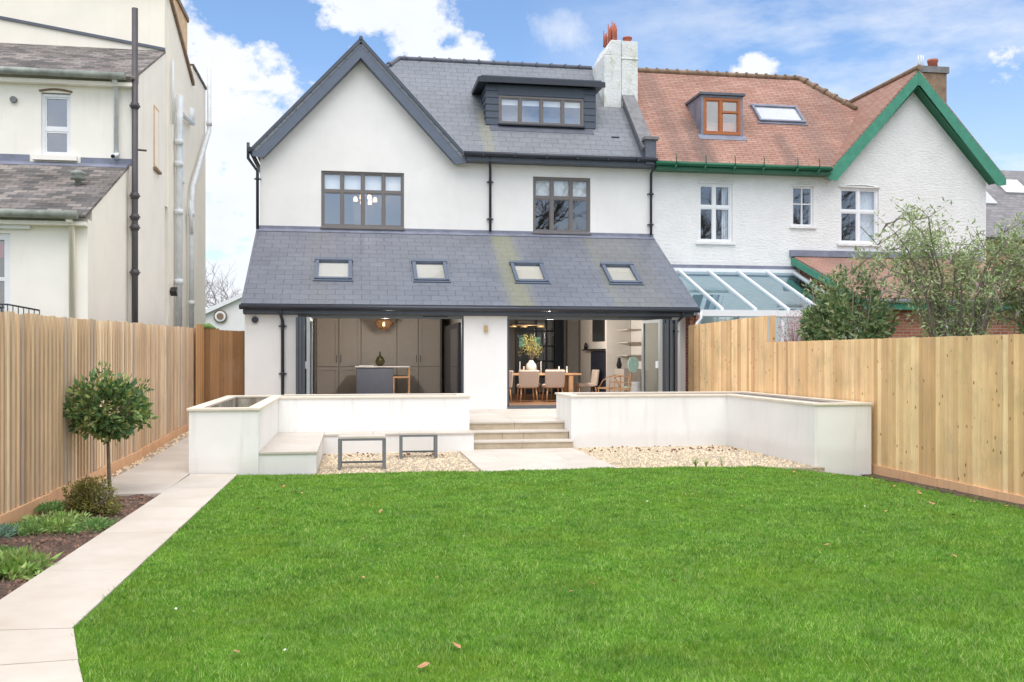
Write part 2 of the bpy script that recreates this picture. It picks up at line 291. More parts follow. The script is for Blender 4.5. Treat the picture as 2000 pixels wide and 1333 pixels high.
def ground_mats():
    t = MT('lawn soil'); c = t.ramp(t.noise(1.2, 6, .65), [(.25, (.065, .17, .012)), (.5, (.10, .24, .015)), (.75, (.17, .30, .03))])
    c = t.mix(t.ramp(t.noise(60, 4, .7), [(.35, 0), (.75, .6)]), c, (.14, .30, .035)); t.col(c).rough(.9, .1); t.bump(t.noise(80, 4, .7), .02)
    t = MT('gravel'); v = t.n('ShaderNodeTexVoronoi'); v.inputs['Scale'].default_value = 55; t.L.new(t.co(), v.inputs[0])
    c = t.ramp(v.outputs['Color'], [(0, s2l((208, 182, 150))), (.35, s2l((232, 212, 182))), (.7, s2l((240, 226, 202))), (1, s2l((214, 196, 172)))])
    v2 = t.ramp(v.outputs['Distance'], [(.2, 1), (.75, .45)]); c = t.mix(.8, c, v2, 'MULTIPLY'); 
    c = t.mix(t.ramp(t.noise(2.2, 6, .7), [(.58, 0), (.75, .35)]), c, s2l((168, 130, 96)))
    t.col(c).rough(.85, .2); t.bump(t.ramp(v.outputs['Distance'], [(0, 1), (.6, 0)]), .03)
    t = MT('soil'); c = t.ramp(t.noise(14, 7, .75), [(.3, (.09, .062, .05)), (.55, (.23, .165, .135)), (.75, (.44, .35, .30))]); t.col(c).rough(.95, .1); t.bump(t.noise(22, 6, .75), .06)
    t = MT('paving'); c = t.ramp(t.noise(1.6, 7, .65, sc=(1, 1, 1)), [(.25, s2l((190, 180, 166))), (.6, s2l((205, 197, 187))), (.8, s2l((212, 206, 198)))])
    g = t.n('ShaderNodeNewGeometry'); c = t.mix(1.0, c, t.ramp(g.outputs['Random Per Island'], [(0, .95), (1, 1.03)]), 'MULTIPLY')
    c = t.mix(t.ramp(t.noise(9, 7, .75, loc=(2, 7, 0)), [(.6, 0), (.8, .25)]), c, s2l((176, 160, 140))); t.col(c).rough(.65, .3); t.bump(t.noise(60, 4), .001)
    t = MT('wide ground'); t.col(t.ramp(t.noise(.3, 6), [(.3, (.05, .09, .03)), (.7, (.09, .10, .05))])).rough(.95)
    t = MT('riser stone'); c = t.ramp(t.noise(5, 5), [(.3, s2l((176, 160, 136))), (.7, s2l((196, 182, 158)))]); t.col(c).rough(.8)
    t = MT('planter inside'); c = t.ramp(t.noise(4, 6, .7, sc=(1, 1, .4)), [(.35, s2l((120, 110, 92))), (.65, s2l((196, 190, 176)))]); t.col(c).rough(.9)
    t = MT('chimney render'); c = t.ramp(t.noise(3, 6, .6), [(.3, (.66, .68, .68)), (.7, (.80, .81, .80))])
    c = t.mix(t.ramp(t.noise(2.4, 6, .7, sc=(1.5, 1.5, .6), loc=(0, 3, 1)), [(.52, 0), (.7, .6)]), c, (.40, .42, .20)); t.col(c).rough(.85); t.bump(t.noise(14, 5, .7), .03)
ground_mats()

# ------------------------------------------------------------------ mesh helpers
class MB:
    def __init__(s): s.v = []; s.f = []; s.sm = []
    def add(s, vs, fs, smooth=False):
        o = len(s.v); s.v += [tuple(p) for p in vs]; s.f += [tuple(i+o for i in f) for f in fs]; s.sm += [smooth]*len(fs); return s
    def box(s, x0, x1, y0, y1, z0, z1, mat=None):
        vs = [Vector((x, y, z)) for z in (z0, z1) for y in (y0, y1) for x in (x0, x1)]
        if mat is not None: vs = [mat @ v for v in vs]
        return s.add(vs, [(0, 2, 3, 1), (4, 5, 7, 6), (0, 1, 5, 4), (2, 6, 7, 3), (0, 4, 6, 2), (1, 3, 7, 5)])
    def prism(s, poly, d):           # poly in order, extruded by vector d
        n = len(poly); P = [Vector(p) for p in poly]; d = Vector(d)
        nn = Vector((0, 0, 0))
        for i in range(n): nn += P[i].cross(P[(i+1) % n])
        if nn.dot(d) > 0: P.reverse()
        return s.add(P+[p+d for p in P], [tuple(range(n)), tuple(range(2*n-1, n-1, -1))]+[(i, i+n, (i+1) % n+n, (i+1) % n) for i in range(n)])
    def slab(s, poly, t):            # roof slab: top surface poly, thickness t below
        P = [Vector(p) for p in poly]; n = Vector((0, 0, 0))
        for i in range(len(P)): n += P[i].cross(P[(i+1) % len(P)])
        n.normalize()
        if n.z < 0: n = -n
        return s.prism(P, -n*t)
    def panel(s, o, U, V, w, h, t, holes=()):
        o = Vector(o); U = Vector(U).normalized(); V = Vector(V).normalized(); Nn = U.cross(V)
        us = sorted({0, w} | {q for hh in holes for q in (hh[0], hh[1]) if 0 < q < w}); vs = sorted({0, h} | {q for hh in holes for q in (hh[2], hh[3]) if 0 < q < h})
        solid = lambda i, j: 0 <= i < len(us)-1 and 0 <= j < len(vs)-1 and not any(a-1e-6 <= us[i] and us[i+1] <= b+1e-6 and c-1e-6 <= vs[j] and vs[j+1] <= d+1e-6 for a, b, c, d in holes)
        p = lambda u, v, k: o+U*u+V*v-Nn*(t*k)
        for i in range(len(us)-1):
            for j in range(len(vs)-1):
                if not solid(i, j): continue
                a, b, c, d = us[i], us[i+1], vs[j], vs[j+1]
                s.add([p(a, c, 0), p(b, c, 0), p(b, d, 0), p(a, d, 0)], [(0, 1, 2, 3)]); s.add([p(a, c, 1), p(a, d, 1), p(b, d, 1), p(b, c, 1)], [(0, 1, 2, 3)])
                if not solid(i-1, j): s.add([p(a, c, 0), p(a, d, 0), p(a, d, 1), p(a, c, 1)], [(0, 1, 2, 3)])
                if not solid(i+1, j): s.add([p(b, c, 0), p(b, c, 1), p(b, d, 1), p(b, d, 0)], [(0, 1, 2, 3)])
                if not solid(i, j-1): s.add([p(a, c, 0), p(a, c, 1), p(b, c, 1), p(b, c, 0)], [(0, 1, 2, 3)])
                if not solid(i, j+1): s.add([p(a, d, 0), p(b, d, 0), p(b, d, 1), p(a, d, 1)], [(0, 1, 2, 3)])
        return s
    def tube(s, pts, r, seg=8, caps=True):
        pts = [Vector(p) for p in pts]; rs = r if hasattr(r, '__len__') else [r]*len(pts); base = len(s.v); up = None
        for i, p in enumerate(pts):
            t = (pts[min(i+1, len(pts)-1)]-pts[max(i-1, 0)]).normalized()
            if up is None: up = Vector((0, 0, 1)) if abs(t.z) < .9 else Vector((1, 0, 0))
            a = t.cross(up).normalized(); b = a.cross(t).normalized(); up = b
            for k in range(seg):
                q = 2*math.pi*k/seg; s.v.append(tuple(p+(a*math.cos(q)+b*math.sin(q))*rs[i]))
        for i in range(len(pts)-1):
            for k in range(seg):
                k2 = (k+1) % seg; s.f.append((base+i*seg+k, base+i*seg+k2, base+(i+1)*seg+k2, base+(i+1)*seg+k)); s.sm.append(True)
        if caps:
            s.f.append(tuple(base+k for k in range(seg-1, -1, -1))); s.sm.append(False)
            e = base+(len(pts)-1)*seg; s.f.append(tuple(e+k for k in range(seg))); s.sm.append(False)
        return s
    def lathe(s, c, prof, seg=16):
        c = Vector(c); b = len(s.v)
        for r, z in prof:
            for k in range(seg):
                q = 2*math.pi*k/seg; s.v.append((c.x+r*math.cos(q), c.y+r*math.sin(q), c.z+z))
        for i in range(len(prof)-1):
            for k in range(seg):
                k2 = (k+1) % seg; s.f.append((b+i*seg+k, b+i*seg+k2, b+(i+1)*seg+k2, b+(i+1)*seg+k)); s.sm.append(True)
        s.f.append(tuple(b+k for k in range(seg-1, -1, -1))); s.sm.append(False)
        e = b+(len(prof)-1)*seg; s.f.append(tuple(e+k for k in range(seg))); s.sm.append(False)
        return s
    def build(s, name, mat, parent=None, bevel=0, uv=True):
        me = bpy.data.meshes.new(name)
        org = ORG.get(parent.name, Vector((0, 0, 0))) if parent else Vector((0, 0, 0))
        me.from_pydata([tuple(Vector(v)-org) for v in s.v], [], s.f); me.update()
        me.polygons.foreach_set('use_smooth', s.sm)
        if uv:
            ul = me.uv_layers.new(name='UVMap'); dat = np.zeros((len(me.loops), 2), dtype=np.float32)
            for p in me.polygons:
                n = p.normal; t = Vector((0, 0, 1)).cross(n)
                t = t.normalized() if t.length > .05 else Vector((1, 0, 0)); b = n.cross(t)
                for li in p.loop_indices:
                    q = Vector(s.v[me.loops[li].vertex_index]); dat[li] = (q.dot(t), q.dot(b))
            ul.data.foreach_set('uv', dat.ravel())
        me.materials.append(M[mat]); o = bpy.data.objects.new(name, me); COL.objects.link(o)
        if parent: o.parent = parent; ORG[o.name] = org
        if bevel:
            bm = o.modifiers.new('bevel', 'BEVEL'); bm.width = bevel; bm.segments = 2; bm.limit_method = 'ANGLE'
        return o
ORG = {}
def tag(o, label, cat, group=None, kind=None):
    o['label'] = label; o['category'] = cat
    if group: o['group'] = group
    if kind: o['kind'] = kind
    return o
def thing(name, label, cat, loc=(0, 0, 0), rz=0, group=None, local=False):
    o = bpy.data.objects.new(name, None); COL.objects.link(o); o.location = loc; o.rotation_euler = (0, 0, rz); o.empty_display_size = .1
    ORG[o.name] = Vector((0, 0, 0)) if local else Vector(loc)
    return tag(o, label, cat, group)
def struct(name, mb, mat, **k):
    o = mb.build(name, mat, **k); o['kind'] = 'structure'; return o
def dup(root, loc, rz=None, label=None):
    r = root.copy(); COL.objects.link(r); r.location = loc
    if rz is not None: r.rotation_euler = (0, 0, rz)
    if label: r['label'] = label
    for ch in list(root.children):
        c = ch.copy(); COL.objects.link(c); c.parent = r
        for g in ch.children:
            d = g.copy(); COL.objects.link(d); d.parent = c
    return r
def wbox(): return MB()

# ------------------------------------------------------------------ the ground
def sm(t): t = max(0, min(1, t)); return t*t*(3-2*t)
def gz(x, y):
    return .02+max(0, 14-y)*.012-.19*sm((x-5.8)/2.3)+.02*sm((x+1)/-1.5)
def sheet(poly_fn, x0, x1, y0, y1, nx, ny, dz=0):
    mb = MB(); idx = {}
    for j in range(ny+1):
        for i in range(nx+1):
            u = i/nx; y = y0+(y1-y0)*j/ny; a, b = poly_fn(y); x = a+(b-a)*u; idx[i, j] = len(mb.v); mb.v.append((x, y, gz(x, y)+dz))
    for j in range(ny):
        for i in range(nx):
            mb.f.append((idx[i, j], idx[i+1, j], idx[i+1, j+1], idx[i, j+1])); mb.sm.append(True)
    return mb
g = MB().add([(-900, -900, -.42), (900, -900, -.42), (900, 900, -.42), (-900, 900, -.42)], [(0, 1, 2, 3)]); struct('ground', g, 'wide ground')
def lawn_left(y):
    if y >= 5.82: return -1.58
    return -1.58+(5.82-y)*.33
def lawn_far(x): return 13.78+.05*math.sin(x*2.1)+.04*math.sin(x*5.3+1)+(-.12 if x > 5.6 else 0)+(.06 if x < -.5 else 0)
def lawn():
    mb = MB(); nx, ny = 60, 60; id_ = {}
    for j in range(ny+1):
        for i in range(nx+1):
            x = None
            v = j/ny; u = i/nx
            yb = 2.5; x = -1.58+u*9.66; yf = lawn_far(x); y = yb+(yf-yb)*v
            xl = lawn_left(y)-(.06 if y < 5.9 else .02); x = xl+u*(8.08-xl); id_[i, j] = len(mb.v); mb.v.append((x, y, gz(x, y)))
    for j in range(ny):
        for i in range(nx): mb.f.append((id_[i, j], id_[i+1, j], id_[i+1, j+1], id_[i, j+1])); mb.sm.append(True)
    return mb
struct('lawn', lawn(), 'lawn soil')
def vnoise(x, y, cell, seed):
    rg = np.random.default_rng(seed); G = rg.random((256, 256)); u = x/cell+60; v = y/cell+20; i = np.floor(u).astype(int) % 255; j = np.floor(v).astype(int) % 255
    a = u-np.floor(u); b = v-np.floor(v); a = a*a*(3-2*a); b = b*b*(3-2*b)
    return (G[i, j]*(1-a)+G[i+1, j]*a)*(1-b)+(G[i, j+1]*(1-a)+G[i+1, j+1]*a)*b
def blades(name, label, area_fn, n_list, mat):
    """area_fn(n, rng) -> x, y ; tapered blades, one mesh"""
    X = []; Y = []; H = []; Wd = []
    for (y0, y1, dens, h, w) in n_list:
        n = int(dens*(y1-y0)*9.8); x = RNG.uniform(-1.7, 8.1, n); y = RNG.uniform(y0, y1, n)
        X.append(x); Y.append(y); H.append(np.full(n, h)); Wd.append(np.full(n, w))
    X = np.concatenate(X); Y = np.concatenate(Y); H = np.concatenate(H); Wd = np.concatenate(Wd)
    far = 13.78+.05*np.sin(X*2.1)+.04*np.sin(X*5.3+1)+np.where(X > 5.6, -.12, 0)+np.where(X < -.5, .06, 0)
    left = np.where(Y >= 5.82, -1.58, -1.58+(5.82-Y)*.33)+RNG.normal(-.004, .014, len(X))
    keep = (X > left) & (Y < far+RNG.normal(0, .02, len(X))) & (X < 8.02)
    th = math.atan(311/1858); fw = X*math.sin(th)+Y*math.cos(th); rt = X*math.cos(th)-Y*math.sin(th)
    keep &= (np.abs(rt/fw) < .85) & (fw > 3.0)
    X, Y, H, Wd = X[keep], Y[keep], H[keep], Wd[keep]; n = len(X)
    tx = (X-5.8)/2.3; tx = np.clip(tx, 0, 1); s1 = tx*tx*(3-2*tx); t2 = np.clip((X+1)/-1.5, 0, 1); s2 = t2*t2*(3-2*t2)
    Z = .02+np.maximum(0, 14-Y)*.012-.19*s1+.02*s2-.004
    clump = .25*vnoise(X, Y, .55, 1)+.35*vnoise(X, Y, .17, 2)+.40*vnoise(X, Y, .07, 3); H = H*(.15+1.55*clump)*RNG.uniform(.6, 1.3, n)
    a = RNG.uniform(0, 2*np.pi, n); lean = RNG.uniform(.2, 1.1, n)*H; la = RNG.uniform(0, 2*np.pi, n)
    dx, dy = np.cos(a)*Wd/2, np.sin(a)*Wd/2
    V = np.zeros((n, 3, 3), dtype=np.float32)
    V[:, 0] = np.stack([X-dx, Y-dy, Z], 1); V[:, 1] = np.stack([X+dx, Y+dy, Z], 1); V[:, 2] = np.stack([X+np.cos(la)*lean, Y+np.sin(la)*lean, Z+H], 1)
    return fast_mesh(name, V, mat)
def fast_mesh(name, V, mat, parent=None):
    n, k = V.shape[0], V.shape[1]
    me = bpy.data.meshes.new(name); me.vertices.add(n*k); me.vertices.foreach_set('co', V.reshape(-1).astype(np.float32))
    me.loops.add(n*k); me.loops.foreach_set('vertex_index', np.arange(n*k, dtype=np.int32)); me.polygons.add(n)
    me.polygons.foreach_set('loop_start', np.arange(0, n*k, k, dtype=np.int32)); me.update(calc_edges=True)
    me.materials.append(M[mat]); o = bpy.data.objects.new(name, me); COL.objects.link(o)
    if parent: o.parent = parent
    return o
gr = blades('grass', '', None, [(2.8, 6.5, 10500, .030, .0048), (6.5, 9, 6500, .030, .0075), (9, 11.5, 4200, .029, .010), (11.5, 14.1, 3400, .027, .012)], 'grass blade')
gr['kind'] = 'stuff'; gr['label'] = 'short bright green lawn grass covering the middle of the garden'; gr['category'] = 'grass'

def slabs(rects, z=None, mat='paving', name='path', th=.04, gap=.0022):
    mb = MB()
    for (x0, x1, y0, y1) in rects:
        c = [(x0+gap, y0+gap), (x1-gap, y0+gap), (x1-gap, y1-gap), (x0+gap, y1-gap)]
        zz = [(gz(x, y)+.012 if z is None else z) for x, y in c]
        mb.add([(x, y, q) for (x, y), q in zip(c, zz)]+[(x, y, q-th) for (x, y), q in zip(c, zz)], [(0, 1, 2, 3), (0, 4, 5, 1), (1, 5, 6, 2), (2, 6, 7, 3), (3, 7, 4, 0)])
    return struct(name, mb, mat)
rects = []
yy = 5.84
while yy < 13.85:
    y2 = min(yy+1.62, 13.89); rects.append((-2.24, -1.60, yy, y2)); yy = y2
slabs(rects, name='path')
mb = MB()
for q in ([(-5, 5.1), (-2.3, 5.1), (-2.3, 5.83), (-5, 5.83)], [(-2.29, 5.1), (-1.40, 5.22), (-1.59, 5.83), (-2.29, 5.83)], [(-5, 3.2), (-2.2, 3.2), (-2.2, 5.09), (-5, 5.09)], [(-2.19, 3.2), (-.73, 3.2), (-1.40, 5.21), (-2.19, 5.09)]):
    n = len(q); mb.add([(x, y, gz(x, y)+.012) for x, y in q]+[(x, y, gz(x, y)-.03) for x, y in q], [(0, 1, 2, 3), (0, 4, 5, 1), (1, 5, 6, 2), (2, 6, 7, 3), (3, 7, 4, 0)])
struct('pavement', mb, 'paving')
# side path running up beside the planter to the house
def side_path():
    mb = MB(); ys = [11.98, 12.9, 13.8, 14.7, 15.6, 16.5, 17.4, 18.3, 19.2, 20.1, 21.0, 22.2]
    zf = lambda y: .055+.08*sm((y-15)/6)
    for a, b in zip(ys[:-1], ys[1:]):
        for x0, x1 in ((-3.20, -2.26),):
            c = [(x0, a+.004), (x1, a+.004), (x1, b-.004), (x0, b-.004)]
            mb.add([(x, y, zf(y)) for x, y in c]+[(x, y, zf(y)-.5) for x, y in c], [(0, 1, 2, 3), (0, 4, 5, 1), (1, 5, 6, 2), (2, 6, 7, 3), (3, 7, 4, 0)])
    return mb
struct('side_path', side_path(), 'paving')
gs = MB()
for a, b in ((11.98, 15), (15, 18), (18, 21), (21, 22.4)):
    zf = lambda y: .045+.08*sm((y-15)/6)
    gs.add([(-3.6, a, zf(a)), (-3.202, a, zf(a)), (-3.202, b, zf(b)), (-3.6, b, zf(b))], [(0, 1, 2, 3)])
struct('gravel_strip', gs, 'gravel')
def slab_line(y0, z0): pass
# gravel yard
g = MB().panel((-.56, 13.6, -.01), (1, 0, 0), (0, 1, 0), 7.7, 3.8, .2); struct('gravel_yard', g, 'gravel')
slabs([(1.88, 2.93, 13.7, 15.0), (2.93, 3.98, 13.7, 15.0), (1.88, 2.4, 15.0, 16.1), (2.4, 3.45, 15.0, 16.1), (3.45, 3.98, 15.0, 16.1), (1.88, 2.93, 16.1, 17.09), (2.93, 3.98, 16.1, 17.09)], z=.012, name='landing_pavement')
def flat_rings(n, xr, yr, zf, r0, r1, mat, name, label, cat, seed):
    rg = np.random.default_rng(seed); mb = MB()
    for _ in range(n):
        x = rg.uniform(*xr); y = rg.uniform(*yr)
        if 1.85 < x < 4.0 and y > 13.7 and name != 'fallen_petals': continue
        r = rg.uniform(r0, r1); a = rg.uniform(0, 6.28); z = zf(x, y)
        e = rg.uniform(.6, 1.4); pts = [(r*math.cos(a+q)*e, r*math.sin(a+q)) for q in (0, 1.26, 2.5, 3.8, 5.0)]
        b = len(mb.v); mb.v += [(x+px, y+py, z-.004) for px, py in pts]+[(x+px*.5, y+py*.5, z+r*rg.uniform(.6, 1.0)) for px, py in pts]
        for k in range(5): mb.f.append((b+k, b+(k+1) % 5, b+5+(k+1) % 5, b+5+k)); mb.sm.append(False)
        mb.f.append(tuple(b+5+k for k in range(5))); mb.sm.append(False)
    o = mb.build(name, mat, uv=False); tag(o, label, cat, kind='stuff'); return o
flat_rings(9000, (-.5, 7.05), (13.75, 17.3), lambda x, y: -.01, .008, .017, 'pebble', 'gravel_stones', 'cream and buff gravel stones spread on the yard before the white walls', 'gravel', 3)
flat_rings(120, (-.5, 7.0), (16.2, 17.28), lambda x, y: .0, .012, .028, 'pebble dark', 'dry_leaf_litter', 'brown dry leaf bits gathered on gravel along the wall foot', 'leaf litter', 4)
flat_rings(420, (-3.48, -3.19), (12.1, 22), lambda x, y: .055+.08*sm((y-15)/6), .012, .025, 'pebble', 'fence_gravel_stones', 'buff pebbles in the narrow strip along the slatted fence', 'gravel', 5)

# soil bed by the left fence
def bed():
    mb = MB(); nx, ny = 14, 80; id_ = {}
    for j in range(ny+1):
        for i in range(nx+1):
            x = -3.35+1.1*i/nx; y = 4.5+7.46*j/ny; e = min(1, (x+3.4)*6, (-2.24-x)*8); z = gz(x, y)-.065+.05*max(0, e)*(.6+noise.noise((x*3, y*3, 0)))+.02*noise.noise((x*12, y*12, 2))
            id_[i, j] = len(mb.v); mb.v.append((x, y, z))
    for j in range(ny):
        for i in range(nx): mb.f.append((id_[i, j], id_[i+1, j], id_[i+1, j+1], id_[i, j+1])); mb.sm.append(True)
    return mb
struct('soil_bed', bed(), 'soil')
flat_rings(1800, (-3.3, -2.26), (5.5, 11.9), lambda x, y: gz(x, y)-.024, .005, .018, 'mulch', 'soil_clods', 'crumbly brown soil clods in the narrow bed', 'soil', 6)
flat_rings(160, (7.75, 8.03), (7, 13.7), lambda x, y: gz(x, y)+.0, .012, .04, 'soil', 'edge_soil', 'dark earth and leaf crumbs along the foot of the pine fence', 'soil', 8)
mb = MB()
for i in range(40):
    y0 = 4+i*.25; mb.add([(7.86+.05*math.sin(i*1.7), y0, gz(7.9, y0)+.012), (8.09, y0, gz(8.09, y0)+.02), (8.09, y0+.25, gz(8.09, y0)+.02), (7.86+.05*math.sin((i+1)*1.7), y0+.25, gz(7.9, y0+.25)+.012)], [(0, 1, 2, 3)])
struct('soil_edge', mb, 'soil')

# ------------------------------------------------------------------ planters, walls, steps
def coping(mb, x0, x1, y0, y1, z=.97, t=.035, oh=.025): mb.box(x0-oh, x1+oh, y0-oh, y1+oh, z-t, z)
def ring(mb, x0, x1, y0, y1, w, z0, z1):
    mb.panel((x0, y0, z0), (1, 0, 0), (0, 1, 0), x1-x0, y1-y0, .0001, []) if False else None
    mb.box(x0, x1, y0, y0+w, z0, z1); mb.box(x0, x1, y1-w, y1, z0, z1); mb.box(x0, x0+w, y0+w, y1-w, z0, z1); mb.box(x1-w, x1, y0+w, y1-w, z0, z1)
CW = .17
t = thing('garden_planter', 'white rendered raised planter with cream coping at the left end of the terrace wall', 'planter', (-1.8, 13.92, 0))
b = MB(); ring(b, -2.27, -1.32, 13.92, 18.3, .14, -.1, .935); b.build('wall', 'planter render', t)
b = MB(); ring(b, -2.30, -1.29, 13.89, 18.33, CW+.02, .935, .97); b.build('coping', 'stone coping', t, bevel=.004)
b = MB().box(-2.13, -1.46, 14.06, 18.16, .3, .62); b.build('soil', 'soil', t)
b = MB(); ring(b, -2.135, -1.455, 14.055, 18.165, .012, .62, .934); b.build('lining', 'planter inside', t)
t = thing('terrace_wall', 'white rendered terrace wall with cream coping left of the steps', 'wall', (.4, 17.5, 0))
b = MB(); b.box(-1.318, 2.13, 17.5, 17.66, -.1, .935); b.box(1.97, 2.13, 17.66, 18.4, -.1, .935); b.box(-1.318, 2.13, 18.4, 18.54, .3, .935); b.build('wall', 'planter render', t)
b = MB(); b.box(-1.288, 2.155, 17.475, 17.69, .936, .971); b.box(1.945, 2.155, 17.69, 18.37, .936, .971); b.box(-1.288, 2.155, 18.37, 18.57, .936, .971); b.build('coping', 'stone coping', t, bevel=.004)
b = MB().box(-1.31, 1.96, 17.67, 18.39, .3, .8); b.build('soil', 'soil', t)
t = thing('corner_planter', 'white rendered planter wall turning the corner by the pine fence, right of the steps', 'planter', (7.5, 13.78, 0))
b = MB(); b.box(4.02, 7.07, 17.3, 17.45, -.1, .935); b.box(4.02, 4.17, 17.45, 18.5, -.1, .935); b.box(4.02, 8.02, 18.5, 18.64, -.1, .935)
b.box(7.07, 7.22, 13.92, 17.45, -.3, .935); b.box(7.07, 8.02, 13.78, 13.92, -.35, .935); b.box(7.88, 8.02, 13.92, 18.5, -.35, .935); b.build('wall', 'planter render', t)
b = MB(); b.box(3.995, 7.045, 17.275, 17.475, .936, .971); b.box(3.995, 4.195, 17.475, 18.475, .936, .971); b.box(3.995, 8.045, 18.475, 18.665, .936, .971)
b.box(7.045, 7.245, 13.955, 17.475, .936, .971); b.box(7.045, 8.045, 13.755, 13.955, .936, .971); b.box(7.855, 8.045, 13.955, 18.475, .936, .971); b.build('coping', 'stone coping', t, bevel=.004)
b = MB(); b.box(7.23, 7.87, 13.93, 18.48, .3, .76); b.box(4.18, 7.229, 17.46, 18.48, .3, .76); b.build('soil', 'soil', t)
t = thing('bench_seat', 'low white rendered corner bench with pale stone seat against the planter', 'bench', (-.9, 13.95, 0))
b = MB(); b.box(-1.319, -.52, 13.96, 17.49, -.1, .30); b.box(-.52, 2.14, 16.93, 17.49, -.1, .30); b.build('base', 'planter render', t)
b = MB()
for y0, y1 in ((13.94, 14.8), (14.806, 15.7), (15.706, 16.6), (16.606, 17.495)): b.box(-1.317, -.50, y0, y1, .302, .335)
for x0, x1 in ((-.494, .35), (.356, 1.2), (1.206, 2.155)): b.box(x0, x1, 16.91, 17.495, .302, .335)
b.build('seat', 'paving', t, bevel=.003)
t = thing('garden_steps', 'three pale stone steps leading up to the terrace', 'steps', (3, 17.1, 0))
b = MB()
for i, (y, z) in enumerate(((17.1, 0), (17.5, .15), (17.9, .30))):
    xs = [2.15, 2.75, 3.15, 4.01] if i == 1 else ([2.15, 3.05, 4.01])
    for xa, xb in zip(xs[:-1], xs[1:]): b.box(xa+.003, xb-.003, y+.012, y+.6, z-.02, z+.118)
b.build('riser', 'riser stone', t)
b = MB(); 
for i, (y, z) in enumerate(((17.1, .12), (17.5, .27))):
    for xa, xb in ((2.15, 3.08), (3.084, 4.015)): b.box(xa, xb, y-.015, y+.411, z, z+.03)
b.build('tread', 'paving', t, bevel=.004)
# terrace
b = MB()
xs = [2.15, 3.05, 4.02]
for xa, xb in zip(xs[:-1], xs[1:]):
    b.box(xa+.003, xb-.003, 17.885, 18.66, .42, .45)
xs = [-2.27+.9*i for i in range(12)]
for xa in xs:
    for ya, yb in ((18.67, 19.55), (19.55, 20.45), (20.45, 21.35), (21.35, 22.25)):
        b.box(xa+.003, min(xa+.897, 8.03), ya+.003, yb-.003, .42, .45)
struct('terrace', b, 'paving')
b = MB().box(-2.27, 8.03, 18.66, 22.3, -.1, .418); struct('terrace_base', b, 'riser stone')

# ------------------------------------------------------------------ windows
def window(parent, x0, x1, z0, z1, y, cols, rows, frame, glass='window glass', fw=.055, mw=.05, sill=None, blind=None, room=2.2, depth=.09, sash=True, roomm='room dark', name='window', ex=(.4, .5, .3)):
    """cols/rows: fractions of mullions/transoms. Facing -Y."""
    f = MB(); yf = y+.05; yb = yf+depth; f.box(x0, x0+fw, yf, yb, z0, z1); f.box(x1-fw, x1, yf, yb, z0, z1); f.box(x0+fw, x1-fw, yf, yb, z0, z0+fw); f.box(x0+fw, x1-fw, yf, yb, z1-fw, z1)
    xs = [x0+fw]+[x0+(x1-x0)*c for c in cols]+[x1-fw]; zs = [z0+fw]+[z0+(z1-z0)*c for c in rows]+[z1-fw]
    for c in xs[1:-1]: f.box(c-mw/2, c+mw/2, yf+.004, yb-.004, z0+fw, z1-fw)
    for q in zs[1:-1]:
        for i in range(len(xs)-1):
            a = xs[i]+(mw/2 if i else 0); bb = xs[i+1]-(mw/2 if i < len(xs)-2 else 0); f.box(a, bb, yf+.008, yb-.008, q-mw/2, q+mw/2)
    if sash:
        sw = .032
        for i in range(len(xs)-1):
            for j in range(len(zs)-1):
                a = xs[i]+(mw/2 if i else 0); bb = xs[i+1]-(mw/2 if i < len(xs)-2 else 0); c = zs[j]+(mw/2 if j else 0); d = zs[j+1]-(mw/2 if j < len(zs)-2 else 0)
                p = yf+.018; f.box(a, a+sw, p, yb-.02, c, d); f.box(bb-sw, bb, p, yb-.02, c, d); f.box(a+sw, bb-sw, p, yb-.02, c, c+sw); f.box(a+sw, bb-sw, p, yb-.02, d-sw, d)
    w = f.build(name, frame, parent)
    b = MB().add([(x0+.01, yf+.045, z0+.01), (x1-.01, yf+.045, z0+.01), (x1-.01, yf+.045, z1-.01), (x0+.01, yf+.045, z1-.01)], [(0, 1, 2, 3)]); b.build('pane', glass, w)
    if sill:
        sm_, oh, th = sill; b = MB().box(x0-oh, x1+oh, y-.06, y+.052, z0-th, z0-.002); b.build('sill', sm_, w)
    if blind:
        bz, bm = blind; MB().box(x0+.05, x1-.05, yf+.14, yf+.15, bz, z1-.03).build('blind', bm, w)
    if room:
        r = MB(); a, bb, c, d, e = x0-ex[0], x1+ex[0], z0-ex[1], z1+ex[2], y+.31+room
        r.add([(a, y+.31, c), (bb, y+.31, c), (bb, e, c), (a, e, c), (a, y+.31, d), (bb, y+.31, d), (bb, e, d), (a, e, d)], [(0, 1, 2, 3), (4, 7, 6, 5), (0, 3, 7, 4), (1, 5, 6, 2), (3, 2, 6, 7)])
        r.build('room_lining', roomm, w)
    return w

# ------------------------------------------------------------------ white house
YM, YL = 25.5, 22.2
H = thing('white_house', 'white rendered house with slate roofs, grey bargeboard gable, box dormer and open bifold doors', 'house', (3, 22.2, 0))
XL_, XR_ = -2.38, 8.2
W1 = (-.82, 1.35, 5.1, 6.58); W2 = (4.85, 6.46, 5.08, 6.6)
b = MB(); b.panel((XL_, YM, 2.95), (1, 0, 0), (0, 0, 1), XR_-XL_, 7.0-2.95, .3, [(w[0]-XL_, w[1]-XL_, w[2]-2.95, w[3]-2.95) for w in (W1, W2)])
b.prism([(XL_, YM, 7.0), (2.85, YM, 7.0), (2.62, YM, 7.15), (.22, YM, 9.72), (-2.2, YM, 7.15)], (0, .3, 0))
b.box(XL_, XL_+.3, YM+.3, 32.2, 0, 7.0)
b.build('wall', 'white render', H)
